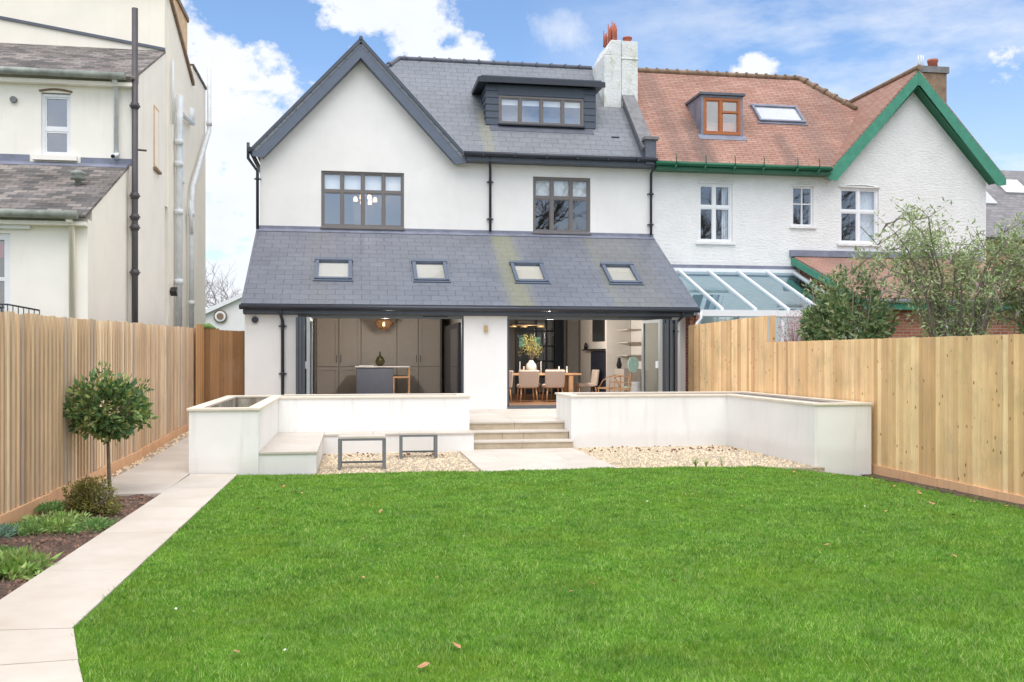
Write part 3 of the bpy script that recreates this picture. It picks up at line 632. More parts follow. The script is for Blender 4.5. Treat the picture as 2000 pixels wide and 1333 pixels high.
# lean-to walls
O1 = (-1.24, 2.57, .45, 2.72); O2 = (3.6, 7.67, .45, 2.72)
b = MB(); b.panel((-2.41, YL, -.1), (1, 0, 0), (0, 0, 1), 10.28, 2.82, .3, [(O1[0]+2.41, O1[1]+2.41, .55, 2.9), (O2[0]+2.41, O2[1]+2.41, .55, 2.9)])
sl_ = lambda y: 2.88+(y-21.95)*2.14/3.55-.14
b.prism([(-2.41, YL+.3, -.1), (-2.41, YM, -.1), (-2.41, YM, sl_(YM)), (-2.41, YL+.3, sl_(YL+.3))], (.25, 0, 0))
b.prism([(7.87, YL+.3, -.1), (7.87, YM+6, -.1), (7.87, YM+6, 2.94), (7.87, YM, 2.94), (7.87, YM, sl_(YM)), (7.87, YL+.3, sl_(YL+.3))], (.25, 0, 0))
b.build('lean_to_wall', 'white render', H)
# lean-to roof with four roof windows
V = Vector((0, 3.55, 2.14)).normalized(); Lr = math.hypot(3.55, 2.14); U = Vector((1, 0, 0)); N_ = U.cross(V)
o0 = Vector((-2.47, 21.95, 2.88)); sy = Lr/3.55
s0, s1 = (22.97-21.95)*sy, (23.88-21.95)*sy
sk = [(-.90, -.02), (1.46, 2.31), (3.94, 4.77), (6.32, 7.15)]
b = MB().panel(o0, U, V, 10.73, Lr, .1, [(a+2.47+.08, bb+2.47-.08, s0+.08, s1-.08) for a, bb in sk]); b.build('lean_to_roof', 'lean-to slate', H)
def onroof(x, s, h): return o0+U*(x+2.47)+V*s+N_*h
def rbox(mb, x0, x1, sa, sb, h0, h1, O=None, VV=None, NN=None):
    P = (lambda x, s, h: onroof(x, s, h)) if O is None else (lambda x, s, h: O+U*x+VV*s+NN*h)
    vs = [P(x, s, h) for h in (h0, h1) for s in (sa, sb) for x in (x0, x1)]
    mb.add(vs, [(0, 2, 3, 1), (4, 5, 7, 6), (0, 1, 5, 4), (2, 6, 7, 3), (0, 4, 6, 2), (1, 3, 7, 5)])
for i, (a, bb) in enumerate(sk):
    f = MB(); w = .085
    rbox(f, a, a+w, s0, s1, -.08, .07); rbox(f, bb-w, bb, s0, s1, -.08, .07); rbox(f, a+w, bb-w, s0, s0+w, -.08, .06); rbox(f, a-.02, bb+.02, s1-w, s1+.02, -.08, .085); rbox(f, a-.03, bb+.03, s0-.06, s0+.01, 0, .03)
    o = f.build('roof_window', 'bargeboard grey', H)
    g = MB(); rbox(g, a+w, bb-w, s0+w, s1-w, .02, .028); g.build('pane', 'skylight glass', o)
    g = MB(); lo = s0+w if i == 0 else s0+w+(.06, .10, .16, .16)[i]; rbox(g, a+w+.002, bb-w-.002, lo, s1-w, -.02, -.012); g.build('blind', 'roller blind', o)
b = MB(); b.panel(onroof(-2.47, Lr-.17, .012), U, V, 10.73, .16, .01); b.box(-2.45, 8.26, YM-.015, YM-.002, 5.0, 5.10); b.build('lead_flashing', 'lead', H)
for w in (W1, W2):
    b = MB().box(w[0]-.02, w[1]+.02, YM-.012, YM-.0, 4.93, w[2]-.04); b.build('lead_apron', 'lead dark', H)
# lean-to gutter, fascia, door heads
b = MB(); b.box(-2.43, 8.16, 22.02, 22.14, 2.66, 2.83); b.build('lean_to_fascia', 'dark fascia', H)
b = MB(); b.tube([(-2.5, 21.93, 2.80), (8.27, 21.93, 2.80)], .058, 10); b.build('lean_to_gutter', 'gutter black', H)
b = MB(); b.box(-2.43, 8.1, 22.14, 22.195, 2.64, 2.66); b.build('soffit', 'aluminium grey', H)
b = MB(); b.box(O1[0], O1[1], 22.21, 22.33, 2.57, 2.70); b.box(O2[0], O2[1], 22.21, 22.33, 2.57, 2.70); b.build('door_head_track', 'aluminium grey', H)
for a, c, q in ((O1[0]+.25, O1[0]+.75, 2.63), (1.6, 2.2, 2.61), (3.95, 4.5, 2.63), (6.3, 7.0, 2.63)): MB().box(a, c, 22.195, 22.21, q, q+.025).build('trickle_vent', 'black', H)
b = MB(); b.box(O1[0], O1[1], 22.18, 22.36, .452, .50); b.box(O2[0], O2[1], 22.18, 22.36, .452, .50); b.box(O2[0], O2[1], 22.21, 22.24, .50, .53); b.build('threshold_track', 'aluminium grey', H)
for a, c in ((O1[1]-.05, O1[1]), (O2[0], O2[0]+.05), (O2[1]-.05, O2[1]), (O1[0], O1[0]+.05)): MB().box(a, c, 22.21, 22.33, .5, 2.57).build('door_jamb', 'dark aluminium', H)
# bifold leaves
def leaf(p, q, glass=True, m='dark aluminium', handle=False):
    p = Vector((p[0], p[1], 0)); q = Vector((q[0], q[1], 0)); d = (q-p); Lh = d.length; d.normalize(); mt = Matrix.Translation(p) @ Matrix(((d.x, -d.y, 0, 0), (d.y, d.x, 0, 0), (0, 0, 1, 0), (0, 0, 0, 1)))
    f = MB(); w = .075; z0, z1 = .51, 2.56
    for a in ((0, w, -.03, .03, z0, z1), (Lh-w, Lh, -.03, .03, z0, z1), (w, Lh-w, -.03, .03, z0, z0+w), (w, Lh-w, -.03, .03, z1-w, z1)): f.box(*a, mat=mt)
    o = f.build('bifold_leaf', m, H)
    g = MB().box(w, Lh-w, -.006, .006, z0+w, z1-w, mat=mt); g.build('pane', 'door glass', o)
    if handle:
        g = MB().box(Lh-.10, Lh-.07, -.09, -.03, 1.42, 1.58, mat=mt); g.build('handle', 'plastic white', o)
        g = MB().box(Lh-.014, Lh+.004, -.035, .035, z0, z1, mat=mt); g.build('edge_strip', 'silver seal', o)
leaf((6.93, 22.22), (7.13, 21.42), handle=True, m='silver seal')
leaf((7.62, 22.2), (7.20, 21.46)); leaf((7.66, 22.24), (7.30, 21.47)); leaf((7.60, 22.26), (7.40, 21.48)); leaf((7.63, 22.2), (7.52, 21.46))
leaf((-1.2, 22.2), (-1.21, 21.45)); leaf((-1.13, 22.2), (-1.14, 21.45)); leaf((-1.05, 22.2), (-1.07, 21.45)); leaf((-.93, 22.24), (-.97, 21.42), m='silver seal', handle=True)
# upper windows
w = window(H, *W1, YM, (.25, .5, .75), (.645,), 'window grey', sill=('window grey', .02, .045), blind=(6.10, 'fabric blind'), room=2.6)
window(H, *W2, YM, (.333, .667), (.63,), 'window grey', 'dark glass', sill=('window grey', .02, .045), blind=(6.10, 'fabric blind'), room=2.6)
# gable roof, bargeboards, main roof
def gz_(x): return 7.02+(2.73-abs(x-.21))*1.085
b = MB()
for s in (-1, 1):
    ex = .21+s*2.73; b.slab([(ex, 25.16, 7.02), (.21, 25.16, 9.98), (.21, 28.3, 9.98), (ex, 28.3, 7.02)], .10)
b.build('gable_roof', 'main slate', H)
b = MB(); b.tube([(.21, 25.1, 10.0), (.21, 28.1, 10.0)], .05, 8); b.build('gable_ridge', 'dark fascia', H)
b = MB()
for s in (-1, 1):
    ex = .21+s*2.76; b.prism([(ex, 25.17, 6.84), (ex, 25.17, 6.98), (.21, 25.17, 9.90), (.21, 25.17, 9.50), (ex-s*.27, 25.17, 6.80)], (0, .035, 0))
b.build('bargeboard', 'bargeboard grey', H)
b = MB()
for s in (-1, 1):
    ex = .21+s*2.78; b.prism([(ex, 25.13, 6.95), (ex, 25.13, 7.05), (.21, 25.13, 10.03), (.21, 25.13, 9.90)], (0, .04, 0))
b.build('verge_trim', 'dark fascia', H)
b = MB()
for s in (-1, 1):
    ex = .21+s*2.5; b.prism([(ex, 25.21, 6.84), (ex, 25.50, 6.84), (.21, 25.50, 9.52), (.21, 25.21, 9.52)], (0, 0, -.015))
b.build('gable_soffit', 'bargeboard grey', H)
RP = lambda x, y, h=0: (x, y, 7.12+(y-25.2)+h)
b = MB(); b.slab([RP(2.86, 25.12), RP(8.0, 25.12), RP(8.0, 28.7), RP(1.38, 28.7), RP(-1.50, 25.82), RP(2.16, 25.82)], .12)
b.slab([(1.38, 28.7, 10.62), (-1.8, 25.5, 7.3), (-1.8, 32, 7.3)], .1); b.slab([(1.38, 28.7, 10.62), (8.0, 28.7, 10.62), (8.0, 32, 7.32), (-1.8, 32, 7.32)], .1); b.build('main_roof', 'main slate', H)
b = MB(); b.tube([(1.38, 28.7, 10.62), (7.3, 28.7, 10.62)], .075, 8); b.tube([(1.38, 28.7, 10.62), (.2, 27.5, 9.42)], .075, 8)
for i in range(14):
    x = 1.5+i*.45; 
    if x < 7.3: b.tube([(x, 28.7, 10.62), (x+.06, 28.7, 10.62)], .105, 8)
for i in range(3): b.tube([(1.1-i*.35, 28.42-i*.35, 10.34-i*.35), (1.05-i*.35, 28.37-i*.35, 10.29-i*.35)], .105, 8)
b.build('ridge_tile', 'lead dark', H)
b = MB(); b.box(2.98, 8.17, 25.10, 25.16, 6.90, 7.05); b.box(2.98, 8.17, 25.16, 25.5, 6.90, 6.92); b.build('fascia', 'dark fascia', H)
b = MB(); b.tube([(2.9, 25.03, 7.07), (8.22, 25.03, 7.07)], .062, 10)
for i in range(6): b.box(3.4+i*.85, 3.44+i*.85, 24.965, 25.1, 7.0, 7.1)
b.build('gutter', 'gutter black', H)
def downpipe(parent, pts, r, mat, brackets=()):
    b = MB().tube(pts, r, 10)
    for (x, y, z) in brackets: b.tube([(x, y, z-.03), (x, y, z+.03)], r*1.35, 10); b.box(x-.09, x+.09, y+.01, y+.07, z-.012, z+.012)
    return b.build('downpipe', mat, parent)
downpipe(H, [(3.62, 25.05, 7.02), (3.62, 25.22, 6.9), (3.66, 25.42, 6.72), (3.66, 25.42, 5.06)], .036, 'gutter black', [(3.66, 25.42, 6.4), (3.66, 25.42, 5.4)])
downpipe(H, [(8.17, 25.05, 7.0), (8.17, 25.2, 6.9), (8.17, 25.42, 6.76), (8.17, 25.42, 5.06)], .036, 'gutter black', [(8.17, 25.42, 6.2), (8.17, 25.42, 5.35)])
downpipe(H, [(-2.66, 25.3, 7.2), (-2.66, 25.3, 6.8), (-2.44, 25.45, 6.5), (-2.44, 25.45, 5.0)], .04, 'gutter black', [(-2.44, 25.45, 6.3)])
b = MB().tube([(-2.6, 25.1, 7.0), (-2.6, 30, 7.0)], .06, 8); b.build('side_gutter', 'gutter black', H)
downpipe(H, [(-1.62, 21.95, 2.76), (-1.6, 22.0, 2.62), (-1.57, 22.12, 2.5), (-1.57, 22.14, .5)], .036, 'gutter black', [(-1.57, 22.14, 2.38), (-1.57, 22.14, 1.3)])
downpipe(H, [(7.87, 21.95, 2.76), (7.87, 22.0, 2.66), (7.74, 22.12, 2.5), (7.74, 22.14, .5)], .036, 'gutter black', [(7.74, 22.14, 2.3)])
b = MB(); b.tube([(-2.18, 22.19, 2.52), (-2.18, 22.14, 2.52)], .075, 16); b.build('extract_vent', 'gutter black', H)
b = MB(); b.box(3.05, 3.13, 22.12, 22.2, 2.26, 2.42); w = b.build('wall_light', 'brass', H)
# dormer
b = MB(); x0, x1, z0, z1, yd = 3.66, 6.78, 8.12, 9.28, 26.2
b.panel((x0, yd, z0), (1, 0, 0), (0, 0, 1), x1-x0, z1-z0, .08, [(4.01-x0, 6.44-x0, .05, .84)])
b.prism([(x0, yd+.08, z0+.05), (x0, yd+.08, z1), (x0, 27.4, z1)], (.06, 0, 0)); b.prism([(x1, yd+.08, z0+.05), (x1, yd+.08, z1), (x1, 27.4, z1)], (-.06, 0, 0))
d = b.build('dormer', 'cladding', H)
b = MB()
for i in range(6):
    z = z0+.02+i*.19
    for a, c in ((x0-.012, 4.0), (6.45, x1+.012)):
        b.prism([(a, yd-.025, z), (a, yd-.002, z), (a, yd-.002, z+.18), (a, yd-.008, z+.18)], (c-a, 0, 0))
    b.prism([(x0-.025, yd, z), (x0-.001, yd, z), (x0-.001, yd, z+.18), (x0-.008, yd, z+.18)], (0, .25+i*.19, 0))
b.box(4.0, 6.45, yd-.02, yd-.003, 8.98, 9.26); b.build('cladding_board', 'cladding', d)
b = MB(); b.box(x0-.22, x1+.2, yd-.2, 27.75, 9.30, 9.42); b.box(x0-.25, x1+.23, yd-.24, yd-.18, 9.26, 9.40); b.box(x0-.26, x0-.20, yd-.2, 27.6, 9.27, 9.40); b.build('flat_roof', 'gutter black', d)
b = MB(); b.box(x0-.16, x1+.14, yd-.14, 27.5, 9.40, 9.47); b.build('roof_trim', 'dark fascia', d)
window(d, 4.01, 6.44, 8.17, 8.96, yd-.03, (.25, .5, .75), (), 'window grey', 'window glass', sill=('window grey', .02, .04), blind=(8.72, 'roller blind'), room=1.6) if False else None
ORG[d.name] = ORG[H.name]
w = window(H, 4.01, 6.44, 8.17, 8.96, yd-.05, (.25, .5, .75), (), 'window grey', 'window glass', sill=('gutter black', .02, .04), blind=(8.74, 'fabric blind'), room=.9, name='dormer_window', ex=(.1, .0, .1))
b = MB(); b.slab([RP(3.75, 26.0, .015), RP(6.7, 26.0, .015), RP(6.7, 26.22, .015), RP(3.75, 26.22, .015)], .01); b.build('dormer_apron', 'lead dark', H)
b = MB(); b.box(7.18, 7.4, 25.9, 25.95, 7.84, 7.87); b.build('tile_vent', 'black', H)
# chimney
b = MB(); b.box(7.28, 7.80, 27.1, 28.45, 8.7, 10.55); b.box(7.82, 8.32, 27.14, 28.45, 8.7, 11.0); b.box(7.795, 7.825, 27.2, 28.4, 8.7, 10.5)
b.prism([(7.28, 27.1, 10.55), (7.80, 27.1, 10.55), (7.80, 27.1, 11.0), (7.50, 27.1, 11.0)], (0, 1.35, 0))
b.box(7.80, 8.34, 27.12, 28.46, 10.45, 10.5)
b.build('chimney', 'chimney render', H, bevel=.02)
for i, (x, y, r, h) in enumerate(((7.55, 27.45, .055, .42), (7.63, 27.3, .06, .46), (7.70, 27.4, .05, .44), (7.48, 27.7, .06, .3), (8.1, 27.5, .13, .24), (7.92, 27.8, .08, .12))):
    b = MB(); 
    if h > .25 and i < 4:
        b.lathe((x, y, 10.98), [(r*1.3, 0), (r, .1), (r*.8, h*.6), (r*.9, h)], 7)
        for k in range(5): a = k*1.26; b.tube([(x+r*.8*math.cos(a), y+r*.8*math.sin(a), 11.0), (x+r*.9*math.cos(a), y+r*.9*math.sin(a), 11.0+h+.08*(k % 3))], .018, 5)
    else: b.lathe((x, y, 10.98), [(r*.95, 0), (r*.9, h*.6), (r, h*.8), (r*1.12, h*.82), (r*1.12, h)], 14)
    b.build('chimney_pot', 'terracotta', H)
# party parapet
b = MB(); b.prism([(7.86, 25.2, 6.9), (7.86, 27.35, 9.1), (7.86, 27.35, 9.48), (7.86, 25.2, 7.35)], (.32, 0, 0)); b.box(7.9, 8.2, 25.05, 25.25, 6.95, 7.62); b.build('party_parapet', 'lead dark', H)
b = MB(); b.slab([(7.83, 25.1, 7.42), (8.21, 25.1, 7.42), (8.21, 27.4, 9.66), (7.83, 27.4, 9.66)], .10); b.box(7.86, 8.26, 24.98, 25.3, 7.62, 7.70); b.build('parapet_coping', 'coping stone old', H)

# interior shell
b = MB(); b.box(-2.15, 7.86, 22.5, 32.0, .30, .448); b.build('oak_floor', 'oak floor', H)
b = MB(); b.box(-2.07, 7.86, 32.0, 32.2, .3, 2.95); b.box(-2.075, -2.07+.02, 25.5, 32, .45, 2.95); b.box(3.05, 3.22, 24.2, 32, .45, 2.95); b.box(7.68, 7.868, 22.55, 32, .45, 2.93)
b.build('inner_wall', 'interior wall', H)
b = MB(); b.box(3.23, 7.0, 31.0, 31.1, .45, 2.94); b.build('rear_wall', 'interior dark wall', H)
b = MB(); b.box(-2.1, 7.87, 25.5, 32.2, 2.95, 3.1); b.build('ceiling', 'ceiling white', H)
b = MB(); b.box(6.98, 7.67, 25.72, 28.8, .45, 2.94); br = b.build('chimney_breast', 'interior wall', H)

# ------------------------------------------------------------------ furniture
t = thing('kitchen_cupboard', 'bank of tall taupe panelled cupboards at the back of the kitchen', 'cupboard', (.8, 29.6, .45))
b = MB().box(-1.15, 2.72, 29.52, 30.1, .45, 2.94); b.build('carcass', 'interior dark wall', t)
xs = [-1.08, -.42, .25, 1.34, 2.0, 2.68]
for i in range(5):
    for z0, z1 in ((.55, 1.36), (1.38, 2.9)):
        a, c = xs[i]+.012, xs[i+1]-.012; f = MB(); w = .09
        f.box(a, a+w, 29.47, 29.519, z0, z1); f.box(c-w, c, 29.47, 29.519, z0, z1); f.box(a+w, c-w, 29.47, 29.519, z0, z0+w); f.box(a+w, c-w, 29.47, 29.519, z1-w, z1); f.box(a+w, c-w, 29.512, 29.519, z0+w, z1-w)
        o = f.build('door', 'cupboard paint', t)
        if i in (0, 1, 3, 4) and z0 > 1:
            hx = c-.05 if i in (0, 3) else a+.05; MB().box(hx-.008, hx+.008, 29.44, 29.47, 1.5, 1.72).build('handle', 'dark aluminium', o)
t = thing('tall_fridge', 'dark glass fronted fridge at the right side of the kitchen', 'fridge', (2.9, 28, .45))
b = MB().box(2.78, 3.04, 25.3, 29.3, .5, 2.6); b.build('body', 'navy', t); b = MB().box(2.765, 2.779, 25.5, 27.2, .7, 2.45); b.build('door', 'dark glass', t)
t = thing('kitchen_island', 'blue grey panelled kitchen island with white worktop', 'kitchen island', (.85, 27.6, .45))
b = MB().box(.10, 1.14, 27.55, 28.6, .45, 1.37); b.build('cabinet', 'island paint', t)
b = MB(); 
for k in range(11): b.box(.105+k*.094, .185+k*.094, 27.532, 27.549, .5, 1.34)
b.build('panelling', 'island paint', t)
b = MB().box(.06, 1.62, 27.48, 28.65, 1.372, 1.405); b.build('worktop', 'quartz', t, bevel=.004)
o = MB().box(.18, .6, 27.7, 28.05, 1.407, 1.43).build('serving_tray', 'wax white', bevel=.005); tag(o, 'white serving tray on the left end of the island worktop', 'tray')
b = MB().lathe((.78, 27.8, 1.407), [(.06, 0), (.12, .05), (.14, .14), (.10, .24), (.03, .31), (.02, .40), (.03, .42)], 18); o = b.build('glass_bottle', 'glass bottle'); tag(o, 'dark olive glass bottle standing on the kitchen island', 'bottle')
t = thing('bar_stool', 'oak bar stool with low back at the right end of the island', 'bar stool', (1.4, 27.7, .45))
for x in (1.16, 1.60):
    for y in (27.5, 27.9): MB().box(x-.02, x+.02, y-.02, y+.02, .45, 1.06 if x < 1.3 else 1.34).build('leg', 'oak', t)
MB().box(1.14, 1.62, 27.47, 27.93, 1.06, 1.11).build('seat', 'oak', t, bevel=.01)
MB().box(1.585, 1.615, 27.52, 27.88, 1.18, 1.34).build('backrest', 'oak', t); MB().box(1.18, 1.58, 27.49, 27.51, .58, .61).build('footrest', 'oak', t)
def glow(x, y, z, e, c=(1, .92, .82), r=.06, p=None):
    l = bpy.data.lights.new('lamp_and_fill_light', 'POINT'); l.energy = e; l.color = c; l.shadow_soft_size = r; o = bpy.data.objects.new('lamp_and_fill_light', l); COL.objects.link(o); o.location = (x, y, z)
    if p: o.parent = p; o.location = Vector((x, y, z))-ORG[p.name]
t = thing('pendant_lamp', 'woven amber pendant lamp with lit bulb over the kitchen island', 'lamp', (.86, 27, 2.45))
b = MB()
for k in range(28):
    a = k*2*math.pi/28; pr = [(.10, 2.44), (.17, 2.52), (.24, 2.60), (.26, 2.66), (.14, 2.74)]
    b.tube([(.86+r*math.cos(a+.3*j), 27+r*math.sin(a+.3*j), z) for j, (r, z) in enumerate(pr)], .006, 4); b.tube([(.86+r*math.cos(a-.3*j), 27+r*math.sin(a-.3*j), z) for j, (r, z) in enumerate(pr)], .006, 4)
for z, r in ((2.44, .10), (2.53, .17), (2.60, .24), (2.66, .26)): b.lathe((.86, 27, z), [(r, 0), (r+.006, .012)], 24) if False else b.tube([(.86+r*math.cos(q*math.pi/12), 27+r*math.sin(q*math.pi/12), z) for q in range(25)], .008, 5)
b.build('lamp_shade', 'rattan', t); MB().lathe((.86, 26.98, 2.52), [(.012, 0), (.032, .04), (.034, .09), (.015, .13)], 12).build('bulb', 'bulb glow', t)
MB().tube([(.86, 27, 2.64), (.86, 27, 2.95)], .008, 6).build('cord', 'black', t); glow(.86, 25.6, 2.45, 80, p=t)  # added fill light, set forward of the lit bulb to brighten the kitchen
# chandelier upstairs
t = thing('bedroom_chandelier', 'lit chandelier with five small shades behind the gable window', 'chandelier', (.3, 26.6, 6.15))
MB().tube([(.33, 26.6, 6.1), (.33, 26.6, 6.7)], .012, 6).build('stem', 'brass', t)
for dx, dy, dz in ((-.26, 0, -.02), (-.09, -.12, .03), (-.07, .1, -.08), (.13, -.12, .03), (.14, .1, -.08), (.28, 0, -.02)):
    MB().lathe((.33+dx, 26.6+dy, 6.0+dz), [(.03, .12), (.055, .08), (.06, .0), (.045, -.02)], 10).build('lamp_shade', 'shade glow', t)
glow(.33, 26.4, 6.0, 8, p=t)
# dining table
t = thing('dining_table', 'long oak dining table behind the row of upholstered chairs', 'table', (5.1, 26.3, .45))
MB().box(3.9, 6.30, 25.85, 26.85, 1.165, 1.215).build('tabletop', 'oak', t, bevel=.006)
for x in (4.0, 6.0):
    for y in (25.92, 26.7): MB().box(x-.05, x+.06, y-.05, y+.05, .45, 1.163).build('leg', 'oak', t)
def chair(label, loc, rz, group, fab='chair fabric'):
    t = thing('dining_chair', label, 'chair', loc, rz, group, local=True)      # back towards -y
    b = MB(); b.prism([(-.26, -.27, .40), (.26, -.27, .40), (.285, -.33, .86), (-.285, -.33, .86)], (0, .09, 0)); b.build('backrest', fab, t, bevel=.025)
    MB().box(-.25, .25, -.2, .28, .38, .48).build('seat', fab, t, bevel=.03)
    for x in (-.2, .2):
        for y in (-.22, .23):
            MB().tube([(x, y, .39), (x*1.18, y*1.25, 0)], [.022, .013], 8).build('leg', 'oak', t)
    return t
c0 = chair('beige upholstered dining chair, back to the garden, in the middle of the near row', (4.68, 25.45, .45), 0, 'upholstered dining chairs')
dup(c0, (5.39, 25.45, .45), .03, 'beige upholstered dining chair, back to the garden, right end of the near row')
dup(c0, (3.97, 25.45, .45), -.03, 'beige upholstered dining chair half hidden by the white pillar beside the opening')
dup(c0, (6.55, 26.35, .45), R(90), 'beige upholstered dining chair seen side on at the right end of the table')
dup(c0, (5.9, 27.25, .45), R(180), 'beige upholstered dining chair across the table, at its right end')
dup(c0, (5.1, 27.25, .45), R(182), 'beige upholstered dining chair across the table, behind the vase')
b = MB().lathe((4.93, 26.2, 1.215), [(.08, 0), (.13, .06), (.155, .16), (.14, .25), (.07, .33), (.06, .36)], 20); o = b.build('flower_vase', 'vase white'); tag(o, 'round white ceramic vase on the dining table', 'vase')
def leaf_cloud(n, centre, radii, size, seed, shell=.0, aspect=2.2, up=.3, clumps=0, cr=.2):
    rg = np.random.default_rng(seed); P = []
    C = None
    if clumps:
        d = rg.normal(size=(clumps, 3)); d /= np.linalg.norm(d, axis=1)[:, None]; C = d*(rg.uniform(.35, 1, clumps)[:, None]**.5)
    d = rg.normal(size=(n, 3)); d /= np.linalg.norm(d, axis=1)[:, None]; r = rg.uniform(shell, 1, n)**(1/2.2)
    P = d*r[:, None]
    if C is not None: P = C[rg.integers(0, clumps, n)]*.82+P*cr
    out = P/np.maximum(np.linalg.norm(P, axis=1), .01)[:, None]
    P = P*np.array(radii)+np.array(centre)
    ax = out+rg.normal(0, .7, (n, 3)); ax[:, 2] += up; ax /= np.linalg.norm(ax, axis=1)[:, None]
    sd = np.cross(ax, rg.normal(size=(n, 3))); sd /= np.linalg.norm(sd, axis=1)[:, None]
    L = size*rg.uniform(.6, 1.3, n)[:, None]; w = L/aspect/2; nn = np.cross(ax, sd)
    V = np.stack([P, P+ax*L*.45+sd*w-nn*L*.08, P+ax*L, P+ax*L*.45-sd*w-nn*L*.08], 1)
    return V
t = thing('flower_spray', 'tall spray of yellow blossom stems standing in the white vase', 'flowers', (4.93, 26.2, 1.5))
b = MB(); Vs = []
for k in range(22):
    a = random.uniform(0, 6.28); s = random.uniform(.05, .42); h = random.uniform(.35, .78); p = (4.93+s*math.cos(a), 26.2+s*math.sin(a)*.6, 1.5+h)
    b.tube([(4.93, 26.2, 1.5), (4.93+s*.3*math.cos(a), 26.2+s*.2*math.sin(a), 1.5+h*.55), p], .004, 4)
    Vs.append(leaf_cloud(45, (p[0]-.03*math.cos(a), p[1], p[2]-.09), (.05, .05, .15), .035, k, aspect=1.6))
b.build('stem', 'trunk bark', t); V_ = np.concatenate(Vs); o = fast_mesh('blossom', V_-np.array([4.93, 26.2, 1.5], dtype=np.float32), 'yellow flower', t)
for i, (x, h, lab) in enumerate(((4.60, .33, 'tall slim beige candle left of the vase'), (5.2, .34, 'tall slim beige candle right of the vase'))):
    tag(MB().lathe((x, 26.15, 1.215), [(.03, 0), (.012, .03), (.011, h)], 8).build('candle', 'chair fabric'), lab, 'candle')
for x, lab in ((4.74, 'short white candlestick just left of the vase'), (5.08, 'short white candlestick just right of the vase'), (5.75, 'white glass on the right half of the table'), (5.98, 'white glass near the right end of the table')):
    tag(MB().lathe((x, 26.3, 1.215), [(.03, 0), (.03, .05), (.02, .15), (.025, .19)], 10).build('table_glass', 'wax white'), lab, 'glass')
t = thing('ceiling_lamp', 'brass ceiling lamp with flat discs above the dining table', 'lamp', (5.0, 26.2, 2.6))
MB().tube([(4.4, 26.2, 2.56), (5.3, 26.2, 2.56)], .01, 6).build('bar', 'brass', t)
for x in (4.42, 4.72, 5.2): MB().lathe((x, 26.2, 2.50), [(.10, 0), (.12, .02), (.03, .06)], 14).build('lamp_shade', 'brass', t)
glow(5.2, 24.9, 2.50, 125, p=t)  # added fill light, well in front of the discs, to brighten the chairs
# inner doors, tv, stove, mantel
t = thing('glazed_inner_door', 'dark navy glazed inner doors at the back of the dining room', 'door', (6.1, 30.9, .45))
b = MB(); X0, X1 = 5.3, 6.75
for x in (X0, 5.95, 6.3, 6.6): b.box(x, x+.06, 30.86, 30.98, .45, 2.9)
for z in (.45, 1.0, 1.5, 2.0, 2.5): b.box(X0+.06, X1-.02, 30.87, 30.97, z, z+.05)
b.box(X0+.06, 5.95, 30.88, 30.96, .5, 1.9); b.box(6.6, 6.9, 30.85, 30.98, .45, 2.93); b.box(5.3, 5.5, 30.85, 30.985, .45, 2.3); b.build('frame', 'navy', t)
MB().box(X0, X1-.1, 30.965, 30.975, .5, 2.9).build('pane', 'dark glass', t)
for x in (5.40, 5.86): MB().box(x, x+.24, 30.80, 30.83, 1.98, 2.32).build('garden_view_pane', 'glowing view green', t)
t = thing('television', 'dark flat television on the chimney breast', 'television', (6.9, 26.5, 2.3))
MB().box(6.935, 6.979, 25.9, 27.15, 2.12, 2.85).build('screen', 'black', t)
t = thing('fireplace', 'black fireplace recess under a thin dark mantel', 'fireplace', (6.9, 26.6, .45))
MB().box(6.95, 6.979, 25.78, 27.4, .45, 1.84).build('hearth_opening', 'navy', t); MB().box(6.80, 6.979, 25.8, 27.9, 1.86, 1.90).build('mantel', 'black', t)
t = thing('alcove_shelf', 'taupe alcove cupboard with shelves beside the fireplace', 'shelves', (7.4, 25.4, .45))
MB().box(7.2, 7.67, 24.75, 25.70, .45, 1.35).build('cupboard', 'cupboard paint', t)
for z in (1.7, 2.05, 2.4): MB().box(7.3, 7.67, 24.75, 25.7, z, z+.03).build('shelf', 'cupboard paint', t)
tag(MB().lathe((7.25, 25.4, 1.35), [(.05, 0), (.08, .1), (.04, .25), (.05, .3)], 12).build('dark_vase', 'black'), 'dark vase on the alcove cupboard', 'vase')
tag(MB().lathe((6.87, 27.7, 1.90), [(.05, 0), (.05, .12), (.02, .2)], 12).build('mantel_vase', 'black'), 'small black vase at the far end of the mantel', 'vase')
# small rattan chairs, mint chair, bag
def wood_chair(label, loc, rz):
    t = thing('wooden_chair', label, 'chair', loc, rz, 'small wooden chairs', local=True)
    MB().box(-.22, .22, -.2, .2, .40, .44).build('seat', 'oak', t)
    for x in (-.2, .2):
        MB().tube([(x, -.19, 0), (x, -.22, .75)], .016, 8).build('leg', 'oak', t); MB().tube([(x, .18, 0), (x, .18, .40)], .016, 8).build('leg', 'oak', t)
    b = MB(); b.tube([(-.2, -.22, .72), (0, -.26, .76), (.2, -.22, .72)], .02, 8); b.tube([(-.2, -.21, .58), (.2, -.21, .58)], .012, 6); b.tube([(-.2, -.22, .74), (-.22, .0, .62), (-.2, .18, .42)], .012, 6); b.build('backrest', 'oak', t); return t
w0 = wood_chair('light wooden chair standing left of the small pair by the right wall', (6.55, 23.9, .45), R(30))
dup(w0, (6.80, 23.3, .45), R(-40), 'light wooden chair nearest the open glazed door leaf')
t = thing('mint_chair', 'chair with pale mint rounded high back near the door leaf', 'chair', (7.05, 23.6, .45))
b = MB(); b.prism([(7.12+.14*math.cos(a)*1.0, 23.6, 1.48+.21*math.sin(a)) for a in [k*math.pi/8 for k in range(16)]], (0, .05, 0)); b.build('backrest', 'mint', t)
